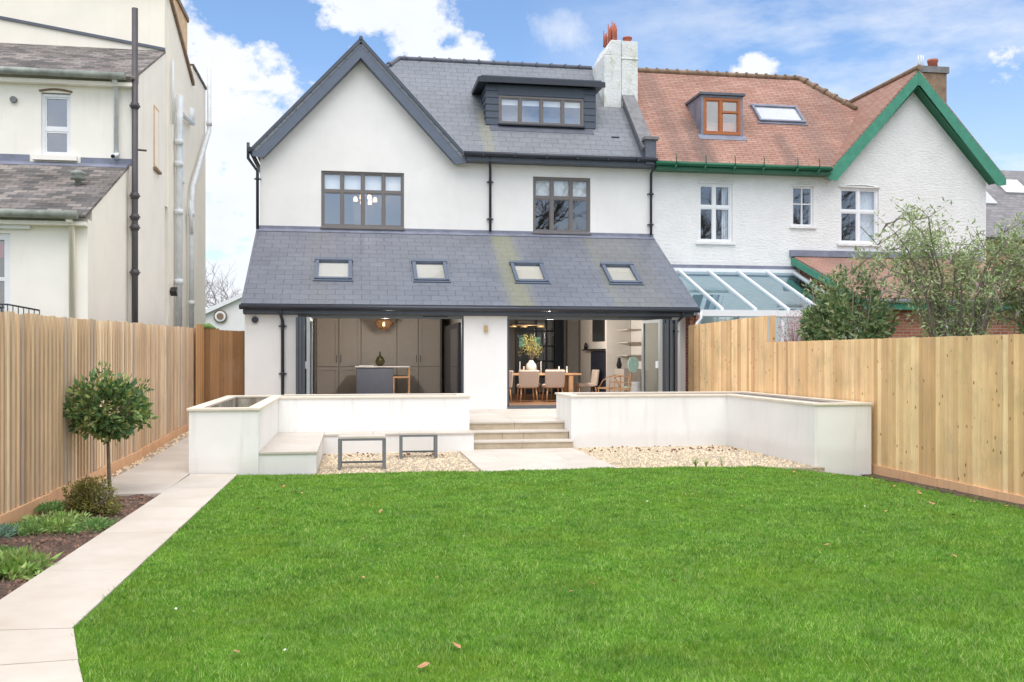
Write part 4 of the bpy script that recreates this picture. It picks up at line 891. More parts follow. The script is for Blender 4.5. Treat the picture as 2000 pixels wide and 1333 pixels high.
MB().tube([(7.05, 23.62, .9), (7.05, 23.62, 1.3)], .02, 6).build('stem', 'oak', t); MB().box(6.88, 7.22, 23.4, 23.7, .86, .92).build('seat', 'mint', t)
for x in (6.9, 7.2): MB().tube([(x, 23.55, .86), (x, 23.55, .45)], .015, 6).build('leg', 'oak', t)
b = MB().lathe((6.98, 22.95, .452), [(.16, 0), (.15, .3), (.11, .55), (.13, .6)], 12); tag(b.build('cloth_bag', 'vase white'), 'pale patterned cloth bag standing on the floor by the open door leaf', 'bag')

# ------------------------------------------------------------------ neighbour house with red tiled roof
Nn = thing('red_roof_house', 'white roughcast house with red tiled roof, green trim and small brown-framed dormer', 'house', (13.5, 25.5, 0))
R1 = (9.58, 10.59, 4.91, 6.57); R2 = (12.39, 13.04, 5.42, 6.56); R3 = (13.85, 15.07, 4.95, 6.57)
b = MB(); X0 = 8.202
b.panel((X0, YM, 0), (1, 0, 0), (0, 0, 1), 18.52-X0, 6.95, .3, [(w[0]-X0, w[1]-X0, w[2], w[3]) for w in (R1, R2, R3)])
b.prism([(13.5, YM, 6.95), (18.52, YM, 6.95), (18.75, YM, 7.0), (16.11, YM, 9.85), (13.45, YM, 7.0)], (0, .3, 0)); b.box(18.22, 18.52, YM+.3, 32, 0, 6.95)
b.build('wall', 'roughcast render', Nn)
b = MB(); b.slab([RP(8.25, 25.08), RP(13.42, 25.08), RP(14.22, 25.86), RP(17.03, 25.86), RP(14.19, 28.7), RP(8.22, 28.7)], .12)
b.slab([(14.19, 28.7, 10.62), (17.0, 25.89, 7.81), (17.8, 26.6, 7.01), (17.8, 32, 7.01)], .1); b.slab([(8.22, 28.7, 10.62), (14.19, 28.7, 10.62), (17.6, 32, 7.32), (8.22, 32, 7.32)], .1); b.build('main_roof', 'red tile', Nn)
b = MB()
for s in (-1, 1):
    ex = 16.11+s*2.78; b.slab([(ex, 25.15, 6.97), (16.11, 25.15, 10.0), (16.11, 30.0, 10.0), (ex, 30.0, 6.97)], .05)
b.build('gable_roof', 'red tile', Nn)
b = MB(); b.tube([(8.25, 28.7, 10.63), (14.19, 28.7, 10.63)], .09, 7); b.tube([(14.19, 28.7, 10.63), (15.45, 27.44, 9.37)], .10, 7); b.tube([(16.11, 25.1, 10.03), (16.11, 29.6, 10.03)], .08, 7)
for i in range(18): b.tube([(8.4+i*.33, 28.7, 10.64), (8.45+i*.33, 28.7, 10.64)], .115, 7)
for i in range(5): b.tube([(14.3+i*.22, 28.59-i*.22, 10.53-i*.22), (14.35+i*.22, 28.54-i*.22, 10.48-i*.22)], .13, 7)
b.build('ridge_tile', 'chimney stone', Nn)
b = MB()
for s in (-1, 1):
    ex = 16.11+s*2.8; b.prism([(ex, 25.13, 6.72), (ex, 25.13, 6.90), (16.11, 25.13, 9.93), (16.11, 25.13, 9.56), (ex-s*.25, 25.13, 6.68)], (0, .035, 0))
b.box(16.09, 16.13, 25.12, 25.13, 9.5, 9.93); b.build('bargeboard', 'green paint', Nn)
b = MB()
for s in (-1, 1):
    ex = 16.11+s*2.5; b.prism([(ex, 25.17, 6.78), (ex, 25.50, 6.78), (16.11, 25.50, 9.5), (16.11, 25.17, 9.5)], (0, 0, -.015))
b.build('gable_soffit', 'dark green paint', Nn)
b = MB(); b.box(8.23, 13.38, 25.1, 25.16, 6.84, 6.97); b.box(8.23, 13.38, 25.16, 25.5, 6.84, 6.86); b.build('fascia', 'dark green paint', Nn)
b = MB(); b.tube([(8.18, 25.03, 6.99), (13.36, 25.03, 6.99)], .06, 10); b.build('gutter', 'dark green paint', Nn)
b = MB()
for x in (8.75, 9.6, 10.45, 11.3, 12.3, 12.95):
    b.tube([(x, 24.96, 6.82), (x, 24.95, 7.2), (x-.03, 24.95, 7.26)], .012, 5); b.tube([(x-.08, 24.98, 6.78), (x, 24.95, 6.95)], .014, 5)
b.build('gutter_bracket', 'dark green paint', Nn)
wh = 'plastic white'
for (w, cols, rows) in ((R1, (.48,), (.60,)), (R3, (.50,), (.58,))):
    window(Nn, *w, YM, cols, rows, wh, 'dark glass', fw=.06, mw=.06, sill=('roughcast render', .08, .07), room=2.2)
window(Nn, *R2, YM, (.5,), (.56,), wh, 'dark glass', fw=.055, mw=.03, sill=('roughcast render', .08, .07), room=2.2, sash=False)
for w in (R1, R2, R3):
    b = MB(); n = 10; xa, xb = w[0]-.04, w[1]+.04
    pts = [(xa+(xb-xa)*k/n, YM-.02, w[3]+.01+.07*math.sin(math.pi*k/n)) for k in range(n+1)]
    b.tube(pts, .018, 5); b.box(xa, xb, YM-.03, YM+.05, w[3]-.002, w[3]+.025); b.build('arched_head', 'coping stone old' if False else 'roughcast render', Nn)
b = MB()
for k in range(17): b.box(14.48+k*.033, 14.513+k*.033, YM+.22+.02*(k % 2), YM+.24+.02*(k % 2), 4.98, 6.5)
b.build('curtain', 'plastic white', Nn)
b = MB()
for k in range(6): b.box(10.36+k*.03, 10.385+k*.03, YM+.22+.02*(k % 2), YM+.24+.02*(k % 2), 4.95, 6.5)
b.build('curtain', 'plastic white', Nn)
# red house dormer + roof light
b = MB(); b.panel((9.90, 26.13, 8.05), (1, 0, 0), (0, 0, 1), 1.27, 1.18, .06, [(.07, 1.20, .04, 1.12)])
b.prism([(9.90, 26.19, 8.1), (9.90, 26.19, 9.23), (9.90, 27.3, 9.23)], (.05, 0, 0)); b.prism([(11.17, 26.19, 8.1), (11.17, 26.19, 9.23), (11.17, 27.3, 9.23)], (-.05, 0, 0)); d = b.build('dormer', 'lead', Nn)
b = MB(); b.box(9.85, 11.22, 26.06, 27.4, 9.235, 9.30); b.build('flat_roof', 'lead dark', d); ORG[d.name] = ORG[Nn.name]
b = MB(); b.slab([RP(9.8, 25.98, .02), RP(11.25, 25.98, .02), RP(11.25, 26.15, .02), RP(9.8, 26.15, .02)], .01); b.build('dormer_apron', 'lead', Nn)
w = window(Nn, 9.97, 11.10, 8.10, 9.16, 26.08, (.47,), (), 'brown window', 'window glass', fw=.07, mw=.07, room=.5, name='dormer_window', ex=(.0, .0, .02))
b = MB(); b.box(10.53, 11.03, 26.125, 26.20, 8.73, 8.79); b.box(10.60, 11.0, 26.32, 26.33, 8.2, 8.5); b.build('transom', 'brown window', w)
O_ = Vector((0, 25.2, 7.12)); V45 = Vector((0, 1, 1)).normalized(); N45 = U.cross(V45); s_a, s_b = (26.74-25.2)*1.414, (27.38-25.2)*1.414
f = MB()
for a in ((11.95, 12.02, s_a, s_b), (13.35, 13.42, s_a, s_b), (12.02, 13.35, s_a, s_a+.07), (11.93, 13.44, s_b-.07, s_b+.02)): rbox(f, *a, 0, .09, O_, V45, N45)
rbox(f, 11.9, 13.47, s_a-.07, s_a, 0, .03, O_, V45, N45)
o = f.build('roof_window', 'lead', Nn); g = MB(); rbox(g, 12.02, 13.35, s_a+.07, s_b-.07, .04, .05, O_, V45, N45); g.build('pane', 'skylight glass', o)
g = MB(); rbox(g, 12.02, 13.35, s_a+.07, s_b-.07, .02, .03, O_, V45, N45); g.build('blind', 'plastic white', o)
# rear chimney
b = MB(); b.box(19.1, 20.02, 29.6, 30.4, 7, 11.35); c = b.build('chimney', 'chimney stone', Nn, bevel=.02); ORG[c.name] = ORG[Nn.name]
MB().box(19.05, 20.08, 29.55, 30.45, 11.35, 11.56).build('chimney_cap', 'coping stone old', c); MB().lathe((19.75, 30, 11.56), [(.17, 0), (.155, .25), (.18, .28), (.18, .36)], 14).build('chimney_pot', 'terracotta', c)
b = MB(); 
for x in (19.02, 19.12, 19.2): b.tube([(x, 29.7, 11.5), (x, 29.7, 11.95)], .02, 5)
b.build('flue_pipe', 'plastic pipe', c)
# conservatory
t = thing('conservatory', 'white framed glass lean-to conservatory roof beside the slate lean-to', 'conservatory', (10.5, 22.3, 0))
f = MB(); A0 = Vector((8.95, 25.44, 4.05)); Vc = Vector((0, 22.25-25.44, 2.80-4.05))
cbars = [8.98, 9.85, 10.72, 11.59, 12.42]
for x in cbars: f.prism([(x-.035, 25.44, 4.06), (x-.035, 22.25, 2.81), (x-.035, 22.25, 2.88), (x-.035, 25.44, 4.13)], (.07, 0, 0))
f.box(8.3, 12.5, 25.42, 25.49, 4.06, 4.16); f.build('roof_bar', 'plastic white', t)
f = MB(); f.box(8.30, 12.6, 22.16, 22.3, 2.68, 2.83); f.box(8.30, 12.6, 22.2, 22.26, .2, .9); 
for x in (8.32, 9.4, 10.5, 11.6, 12.52): f.box(x, x+.07, 22.2, 22.27, .9, 2.68)
f.build('eaves_beam', 'plastic white', t)
g = MB().slab([(8.32, 25.43, 4.07), (12.5, 25.43, 4.07), (12.5, 22.25, 2.84), (8.32, 22.25, 2.84)], .02); g.build('glass_roof', 'roof glass', t)
g = MB().box(8.4, 12.5, 22.22, 22.24, .9, 2.66); g.build('front_pane', 'window glass', t)
f = MB(); f.box(8.2, 12.5, 25.46, 25.498, 4.16, 4.26); f.build('lead_flashing', 'lead', t)
f = MB(); f.box(8.35, 12.5, 22.3, 25.4, .1, .2); f.build('floor', 'paving', t)
f = MB(); f.box(8.24, 8.3, 22.1, 25.4, .1, 2.7); f.build('side_wall', 'brick', t)
f = MB().box(9.2, 11.8, 24.9, 25.3, .2, 1.5); f.build('sideboard', 'plastic white', t)
tag(MB().box(8.125, 8.29, 22.2, 22.5, -.1, 2.66).build('brick_pier', 'brick'), 'short red brick pier between the house corner and the pine fence', 'pier')
t = thing('white_drainpipe', 'white plastic drainpipe with swan neck at the fence end of the conservatory', 'drainpipe', (8.3, 22.1, 2.3)); MB().tube([(8.36, 22.1, 2.78), (8.36, 22.08, 2.62), (8.22, 22.0, 2.5), (8.2, 21.98, .2)], .036, 10).build('pipe', 'plastic white', t)
# brick rear extension
t = thing('brick_extension', 'single-storey red brick extension with brown tiled roof and green bargeboard behind the shrubs', 'extension', (14.5, 22, 0))
b = MB(); b.panel((12.62, 21.9, 0), (1, 0, 0), (0, 0, 1), 5.4, 3.1, .25, [(1.95, 2.55, 1.2, 2.65)]); b.prism([(12.62, 22.15, 0), (12.62, 25.49, 0), (12.62, 25.49, 4.35), (12.62, 22.15, 3.0)], (.2, 0, 0)); b.build('wall', 'brick', t)
b = MB().slab([(12.40, 21.6, 3.13), (18.3, 21.6, 3.13), (18.3, 25.49, 4.55), (12.40, 25.49, 4.55)], .1); b.build('roof', 'red tile', t)
b = MB().prism([(12.38, 21.6, 2.93), (12.38, 21.6, 3.10), (12.38, 25.49, 4.52), (12.38, 25.49, 4.32)], (-.03, 0, 0)); b.box(12.4, 18.3, 21.6, 21.64, 2.85, 3.02); b.build('bargeboard', 'green paint', t)
b = MB(); b.box(12.3, 18.3, 25.40, 25.499, 4.54, 4.72); b.build('lead_flashing', 'lead', t)
b = MB(); b.tube([(12.4, 21.53, 3.05), (18.3, 21.53, 3.05)], .05, 8); b.build('gutter', 'lead', t)
window(t, 14.57, 15.17, 1.2, 2.65, 21.9, (.5,), (), wh, 'dark glass', room=1.2)
# far slate houses at the right edge
t = thing('slate_roof_house', 'grey slate roofed brick house with roof lights at the right edge', 'house', (27, 34, 0))
b = MB(); b.slab([(23.5, 32.5, 6.2), (34, 32.5, 6.2), (34, 36.5, 9.6), (23.5, 36.5, 9.6)], .15); b.build('roof', 'far slate', t)
b = MB(); b.slab([(26.2, 31.6, 6.0), (32, 31.6, 6.0), (32, 35.5, 9.1), (28.4, 35.5, 9.1)], .15); b.build('front_roof', 'far slate', t)
b = MB().box(23.8, 34, 32.9, 38, 0, 6.3); b.build('wall', 'orange brick wall', t)
b = MB(); b.prism([(25.0, 31.7, 6.0), (25.0, 31.7, 6.15), (26.7, 31.7, 7.5), (26.7, 31.7, 7.35)], (0, .08, 0)); b.tube([(26.7, 31.7, 6.0), (26.7, 31.7, 7.4)], .06, 6); b.build('bargeboard', wh, t)
for (a, c, y0, y1) in ((24.2, 25.4, 34.3, 35.2), (26.3, 27.4, 35.0, 35.8)):
    Of = Vector((0, 32.5, 6.2)); Vf = Vector((0, 4, 3.4)).normalized(); k = 5.25/4; f = MB(); rbox(f, a, c, (y0-32.5)*k, (y1-32.5)*k, .0, .08, Of, Vf, U.cross(Vf)); f.build('roof_window', 'bright skylight glass', t)

# ------------------------------------------------------------------ cream house on the left
Cc = thing('cream_house', 'tall cream rendered house with old slate roofs and many pipes behind the slatted fence', 'house', (-4.6, 18, 0))
XS = -4.2
b = MB(); b.panel((-9, 16.2, -.3), (1, 0, 0), (0, 0, 1), 9+XS, 4.2, .25, [(2.4, 9-5.36, .3, 3.95)]); b.prism([(XS, 16.45, -.3), (XS, 19, -.3), (XS, 19, 5.27), (XS, 16.45, 4.10)], (-.25, 0, 0)); b.build('lower_wall', 'cream front render', Cc)
b = MB(); b.panel((-9, 19, 3.9), (1, 0, 0), (0, 0, 1), 9-4.05, 3.0, .25, [(9-5.75, 9-5.23, 1.56, 2.74)]); b.prism([(-4.06, 19.25, -.3), (-4.06, 21.8, -.3), (-4.06, 21.8, 8.335), (-4.06, 19.25, 7.12)], (-.25, 0, 0)); b.box(-4.35, -4.05, 19, 19.25, -.3, 3.9); b.build('middle_wall', 'cream front render', Cc)
b = MB(); b.box(-9, XS+.14, 21.8, 22.1, 5, 9.68)
# side wall with raking top
XT = -4.04
b.prism([(XT, 22.1, -.3), (XT, 27.5, -.3), (XT, 27.5, 9.1), (XT, 25.3, 9.1), (XT, 25.2, 8.6), (XT, 22.3, 9.7), (XT, 22.1, 9.7)], (-.3, 0, 0))
b.build('tall_wall', 'cream render', Cc)
b = MB().slab([(-9, 15.98, 3.93), (-4.185, 15.98, 3.93), (-4.185, 19.0, 5.32), (-9, 19.0, 5.32)], .045); b.build('lower_roof', 'old slate', Cc)
b = MB().slab([(-9, 18.8, 6.95), (-4.045, 18.8, 6.95), (-4.045, 21.8, 8.38), (-9, 21.8, 8.38)], .045); b.build('middle_roof', 'old slate', Cc)
b = MB(); b.box(-9, -5.95, 18.985, 18.998, 5.32, 5.46); b.box(-5.05, -4.1, 18.985, 18.998, 5.32, 5.44); b.slab([(-9, 18.8, 5.24), (-4.2, 18.8, 5.24), (-4.2, 18.99, 5.335), (-9, 18.99, 5.335)], .01); b.build('lead_flashing', 'lead', Cc)
b = MB(); b.prism([(-9, 21.76, 9.12), (-9, 21.76, 9.18), (-4.05, 21.76, 8.44), (-4.05, 21.76, 8.38)], (0, .05, 0)); b.build('raking_lead', 'lead dark', Cc)
b = MB(); b.box(-9, -3.98, 21.72, 22.1, 9.68, 9.78); b.prism([(-3.98, 22.1, 9.68), (-3.98, 22.1, 9.78), (-3.98, 25.3, 8.70), (-3.98, 25.3, 8.60)], (-.4, 0, 0)); b.build('parapet_cap', 'chimney stone', Cc)
b = MB(); b.box(-4.34, -4.0, 25.3, 27.5, 9.1, 9.16); b.build('rear_roof', 'old slate', Cc)
b = MB(); b.box(-4.92, -4.36, 24.7, 26.5, 8, 10.62); c = b.build('chimney', 'yellow stock', Cc); ORG[c.name] = ORG[Cc.name]
MB().box(-4.96, -4.32, 24.66, 26.54, 10.62, 10.74).build('chimney_cap', 'chimney stone', c); MB().box(-4.925, -4.40, 24.68, 24.699, 8, 10.62).build('render_face', 'cream front render', c)
def gutter(parent, p, q, mat, name='gutter'): return MB().tube([p, q], .065, 10).build(name, mat, parent)
gutter(Cc, (-9, 15.92, 3.95), (-4.28, 15.92, 3.93), 'grey green gutter'); gutter(Cc, (-9, 18.72, 6.96), (-4.2, 18.72, 6.93), 'grey green gutter')
MB().box(-9, -4.2, 16.03, 16.199, 3.78, 3.84).build('eaves_board', 'cream front render', Cc); MB().box(-9, -4.1, 18.85, 18.999, 6.78, 6.85).build('eaves_board', 'cream front render', Cc)
MB().tube([(-4.42, 15.95, 3.86), (-4.42, 16.12, 3.8), (-4.42, 16.14, 2)], .05, 10).build('downpipe', 'cream render', Cc)
MB().tube([(-4.4, 18.75, 6.88), (-4.4, 18.92, 6.8), (-4.4, 18.92, 5.42)], .045, 10).build('downpipe', 'plastic pipe', Cc)
b = MB(); b.tube([(-4.06, 18.9, 0), (-4.06, 18.9, 8.27)], .058, 12)
for z in (6.45, 4.75, 4.35, 4.15, 3.3): b.tube([(-4.06, 18.9, z-.07), (-4.06, 18.9, z+.03)], .078, 12); b.box(-4.16, -3.98, 18.9, 18.99, z-.03, z-.0)
b.tube([(-4.0, 18.9, 5.6), (-3.86, 18.95, 5.6)], .02, 6); b.build('soil_pipe', 'soil pipe black', Cc)
# side wall pipes
def pipe(pts, r, joints=(), mat='plastic pipe'):
    b = MB().tube(pts, r, 10)
    for p in joints: b.tube([(p[0], p[1], p[2]-.06), (p[0], p[1], p[2]+.06)], r*1.3, 10)
    b.build('waste_pipe', mat, Cc)
pipe([(-3.98, 22.3, 8.35), (-3.98, 22.3, 6.9)], .03)
pipe([(-3.93, 22.9, 7.7), (-3.93, 22.8, 7.0), (-3.93, 22.75, 2)], .075, [(-3.93, 22.75, 6.6), (-3.93, 22.75, 6.1), (-3.93, 22.75, 3.4), (-3.93, 22.75, 5.0)])
pipe([(-3.93, 23.2, 7.35), (-3.93, 24.7, 7.5)], .06)
pipe([(-3.9, 27.2, 9.9), (-3.9, 27.2, 7.9), (-3.92, 24.6, 5.9), (-3.92, 24.4, 5.2), (-3.92, 24.4, 2)], .06, [(-3.9, 27.2, 8.1), (-3.92, 24.4, 5.2), (-3.92, 24.4, 3.0)])
pipe([(-3.92, 24.2, 5.5), (-3.9, 24.35, 4.7)], .04)
b = MB(); b.tube([(-4.0, 24.8, 7.5), (-4.0, 24.8, 7.9)], .09, 8); b.build('hopper_head', 'plastic pipe', Cc)
b = MB(); b.prism([(-4.03, 22.2, 3.15), (-4.03, 22.35, 3.25), (-4.03, 22.35, 3.05)], (.14, 0, 0)); b.build('wall_bracket', 'black', Cc)
# upstairs window and side windows
window(Cc, -5.75, -5.23, 5.46, 6.62, 19.0, (), (.43,), wh, 'window glass', fw=.05, mw=.06, room=1.0, sash=True)
b = MB(); b.box(-5.88, -5.1, 18.9, 19.0, 5.36, 5.45); b.build('stone_sill', 'cream front render', Cc)
b = MB(); n = 8; b.tube([(-5.78+.58*k/n, 18.99, 6.66+.04*math.sin(math.pi*k/n)) for k in range(n+1)], .02, 5); b.build('window_arch', 'chimney stone', Cc)
for y0, y1, z0, z1 in ((20.6, 21.1, 5.6, 6.9), (23.35, 23.9, 5.9, 7.2)):
    b = MB(); x = -4.06 if y0 < 22 else XT; b.box(x-.02, x+.012, y0, y1, z0, z1); o = b.build('side_window', 'yellow stock' if y0 < 22 else wh, Cc); 
    MB().box(x+.013, x+.018, y0+.06, y1-.06, z0+.06, z1-.06).build('pane', 'dark glass' if y0 > 22 else 'cream render', o); MB().box(x, x+.06, y0-.05, y1+.05, z0-.05, z0).build('sill', 'chimney stone' if y0 < 22 else wh, o)
b = MB(); b.tube([(-6.22, 19.0, 6.47), (-6.22, 18.94, 6.47)], .06, 12); b.build('extract_vent', 'coping stone old', Cc)
b = MB(); b.tube([(-4.42, 18.80, 5.45), (-4.36, 18.9, 5.5)], .04, 10); b.box(-4.46, -4.38, 18.9, 18.99, 5.46, 5.54); o = b.build('security_camera', wh, Cc); MB().tube([(-4.435, 18.765, 5.43), (-4.42, 18.80, 5.445)], .032, 10).build('camera_lens', 'black', o)
b = MB().lathe((-4.72, 17.6, 4.66), [(.05, 0), (.05, .1), (.13, .12), (.09, .17), (.12, .20), (.13, .24), (.05, .28)], 16); b.box(-4.9, -4.55, 17.42, 17.75, 4.62, 4.68) if False else None; b.build('roof_cowl', 'grey green gutter', Cc)
# french door, railing
b = MB(); X0, X1 = -6.6, -5.36
b.box(X0, X0+.08, 16.24, 16.34, 0, 3.65); b.box(X1-.1, X1, 16.24, 16.34, 0, 3.65); b.box(X0+.08, X1-.1, 16.24, 16.34, 3.55, 3.65);
for z in (.4, 1.0, 1.6, 2.25, 2.9): b.box(X0+.08, X1-.1, 16.27, 16.32, z, z+.06)
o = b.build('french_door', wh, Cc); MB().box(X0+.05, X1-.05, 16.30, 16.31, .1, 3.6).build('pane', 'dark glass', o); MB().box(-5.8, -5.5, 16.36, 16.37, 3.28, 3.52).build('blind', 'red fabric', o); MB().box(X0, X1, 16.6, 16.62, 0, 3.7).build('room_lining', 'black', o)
b = MB(); b.box(-6.7, -5.05, 16.12, 16.2, 3.72, 3.80); b.build('door_canopy', wh, Cc)
t = thing('balcony_railing', 'small black metal railing outside the french door of the cream house', 'railing', (-5.2, 15.7, 2)); b = MB(); b.tube([(-6.4, 15.75, 2.50), (-5.25, 15.75, 2.50), (-4.85, 15.95, 2.42)], .015, 6)
for k in range(16): u = k/15; x = -6.4+1.15*u; b.tube([(x, 15.75, 2.5), (x, 15.75, 1.6)], .008, 5)
for k in range(7): u = k/6; b.tube([(-5.25+.4*u, 15.75+.2*u, 2.5-.08*u), (-5.25+.4*u, 15.75+.2*u, 1.6)], .008, 5)
b.build('rail', 'gutter black', t)

# ------------------------------------------------------------------ fences
t = thing('slatted_fence', 'tall fence of narrow vertical larch slats along the left side', 'fence', (-3.35, 12, 0))
b = MB(); bb = MB(); gb = MB(); y = 4.0; k = 0
def fx(y): return -3.28-.012*(y-9) if y < 22 else -3.44
def ftop(y): return 2.13+.016*max(0, y-10)
def fbot(y): return .03+.08*sm((y-15)/6)
def vplank(mb, x0, x1, y0, y1, z0, z1): mb.box(x0, x1, y0, y1, z0, z1)
while y < 22.6:
    if k % 2 == 0: vplank(b, fx(y)-.022, fx(y)+random.uniform(-.003, .003), y, y+.072, fbot(y)+.17, ftop(y)+random.uniform(-.012, .012))
    else: vplank(bb, fx(y)-.110, fx(y)-.088, y-.02, y+.092, fbot(y)+.17, ftop(y)-random.uniform(.0, .02))
    y += .075; k += 1
b.build('slat', 'larch slat', t); bb.build('back_slat', 'shaded larch back', t)
y = 4.0
while y < 22.4:
    y2 = min(y+2.4, 22.5); q = fx(y)+.012; gb.prism([(q, y, fbot(y)-.25), (q, y2-.01, fbot(y2)-.25), (q, y2-.01, fbot(y2)+.17), (q, y, fbot(y)+.17)], (-.03, 0, 0)); y = y2
gb.build('gravel_board', 'gravel board wood', t)
b = MB(); y = 4.0
while y < 22.5: b.box(fx(y)-.15, fx(y)-.06, y, y+.09, -.3, ftop(y)-.03); y += 1.8
b.build('post', 'larch slat', t)
t = thing('side_fence_panel', 'dark brown board panel with mossy top closing the passage beside the house', 'fence', (-3, 22.6, 0))
b = MB(); x = -3.42
while x < -2.45:
    b.box(x, x+.098, 22.62, 22.64, .4, 2.32-.05*(x+3.5)+(.03 if x < -3.1 else 0)); x += .1
b.build('board', 'dark board', t)
b = MB(); y = 21.6
while y < 22.6: b.box(-3.38, -3.35, y, y+.096, .4, 2.40); y += .1
b.build('return_board', 'orange board', t)
b = MB(); b.tube([(-3.44, 22.62, 2.37), (-3.25, 22.63, 2.40), (-3.1, 22.63, 2.33)], [.05, .06, .02], 8); b.build('moss', 'weed leaf', t)
b = MB(); b.box(-2.53, -2.46, 22.55, 22.62, .4, 2.28); b.build('post', 'dark board', t)
t = thing('pine_fence', 'pale pine close-board fence with a raised section near the house on the right', 'fence', (8.13, 14, 0))
b = MB(); gb = MB(); y = 3.0; XF = 8.1
while y < 22.15:
    top = 2.49 if y > 17.72 else 1.975
    if y > 17.72: top = 2.5-.012*(y-17.7)
    x = XF+random.uniform(-.002, .004); z0 = -.02 if y < 17 else .0
    b.prism([(x, y, z0), (x-.020, y+.104, z0), (x+.004, y+.104, z0), (x+.02, y, z0)], (0, 0, top-z0+random.uniform(-.004, .004))); y += .1
b.build('board', 'pine board', t)
y = 3.0
while y < 18: y2 = y+1.83; gb.prism([(XF-.036, y, -.36), (XF-.036, y2-.008, -.36), (XF-.036, y2-.008, -.01+random.uniform(-.008, .008)), (XF-.036, y, -.01)], (.03, 0, 0)); y = y2
gb.build('gravel_board', 'gravel board wood', t)
b = MB(); b.box(8.13, 8.23, 17.66, 17.74, -.2, 2.5)
y = 3.0
while y < 22: b.box(8.13, 8.22, y, y+.09, -.3, 1.95); y += 1.83
b.build('post', 'pine board', t)

# ------------------------------------------------------------------ plants
def plant(name, label, cat, loc): return thing(name, label, cat, loc)
def fol(V, mat, t, name='crown'): return fast_mesh(name, V.astype(np.float64)-np.array(tuple(ORG[t.name])), mat, t)
t = plant('lollipop_tree', 'small clipped standard tree with round leafy crown and thin trunk in the soil bed', 'tree', (-2.86, 12.0, .05))
b = MB(); b.tube([(-2.86, 12.0, .02), (-2.875, 12.0, .4), (-2.89, 12.02, .72), (-2.9, 12.05, .95)], [.024, .021, .018, .012], 8)
for k in range(16):
    a = k*2.4; e = random.uniform(.1, .9); b.tube([(-2.89, 12.02, .72+.01*k), (-2.9+.2*math.cos(a), 12.05+.2*math.sin(a), .85+.2*e), (-2.9+.36*math.cos(a), 12.05+.36*math.sin(a), .9+.45*e)], [.009, .006, .003], 5)
b.build('trunk', 'trunk bark', t)
Vc1 = np.concatenate([leaf_cloud(2900, (-2.9, 12.05, 1.08), (.50, .50, .38), .09, 1, shell=.25, clumps=48, cr=.27), leaf_cloud(240, (-2.9, 12.05, 1.12), (.44, .44, .37), .10, 2, shell=.8, up=.8), leaf_cloud(60, (-2.95, 12.05, 1.50), (.12, .1, .10), .06, 3, up=1), leaf_cloud(60, (-2.55, 12.05, 1.3), (.14, .1, .12), .06, 4)])
fol(Vc1, 'bay leaf', t)
t = plant('round_shrub', 'low bronze green rounded shrub at the foot of the lollipop tree', 'shrub', (-2.64, 10.42, .05))
b = MB()
for k in range(14): a = k*2.4; b.tube([(-2.64, 10.42, .03), (-2.64+.18*math.cos(a), 10.42+.18*math.sin(a), .32)], [.008, .003], 5)
b.build('stem', 'trunk bark', t); fol(leaf_cloud(5200, (-2.64, 10.42, .23), (.29, .28, .22), .036, 5, shell=.2, clumps=34, cr=.40), 'privet leaf', t, 'foliage')
# weeds in the bed
def weed(name, label, cat, x, y, r, h, n, mat, seed, size=.042):
    V = leaf_cloud(n*3, (x, y, gz(x, y)-.03+h*.35), (r*1.15, r*1.5, h*.45), size, seed, up=.5, aspect=3.4, clumps=22, cr=.45)
    o = thing(name, label, cat, (x, y, gz(x, y))); fol(V, mat, o, 'leaves'); return o
weed('ground_weed', 'broad patch of green weeds in the middle of the soil bed', 'plant', -2.85, 9.7, .30, .12, 560, 'fresh weed leaf', 11, .055)
weed('ground_weed', 'green weed patch in the bed close to the path edge', 'plant', -2.48, 9.6, .20, .07, 380, 'weed leaf', 12)
weed('ground_weed', 'small dark weed tuft against the fence behind the shrub', 'plant', -3.12, 10.7, .14, .12, 260, 'weed leaf', 14)
weed('grey_leaf_plant', 'blue green leafy clump at the left edge of the bed', 'plant', -3.15, 9.2, .13, .10, 120, 'blue green leaf', 15, .06)
weed('ground_weed', 'weed patch beside the blue green clump', 'plant', -3.0, 9.5, .22, .08, 380, 'weed leaf', 18)
weed('ground_weed', 'tiny weed tuft on bare soil low in the bed', 'plant', -2.85, 8.35, .12, .05, 140, 'weed leaf', 16)
weed('ground_weed', 'yellowish weed tuft beside the path near the bottom left corner', 'plant', -2.45, 7.6, .18, .14, 200, 'fresh weed leaf', 17, .09)
for i, (x, y) in enumerate(((5.18, 13.9), (5.36, 13.95), (5.62, 13.95))):
    t = thing('grass_tuft', ('largest upright grass tuft growing on the gravel edge', 'thin grass tuft just right of the largest one', 'rightmost thin grass tuft on the gravel edge')[i], 'grass tuft', (x, y, 0)); b = MB()
    for k in range((26, 10, 8)[i]):
        a = random.uniform(0, 6.28); r = random.uniform(.01, .10); h = random.uniform(.08, .17); b.tube([(x, y, 0), (x+r*.4*math.cos(a), y+r*.4*math.sin(a), h*.6), (x+r*math.cos(a), y+r*math.sin(a), h)], [.004, .003, .001], 3)
    b.build('blades', 'grass blade', t)
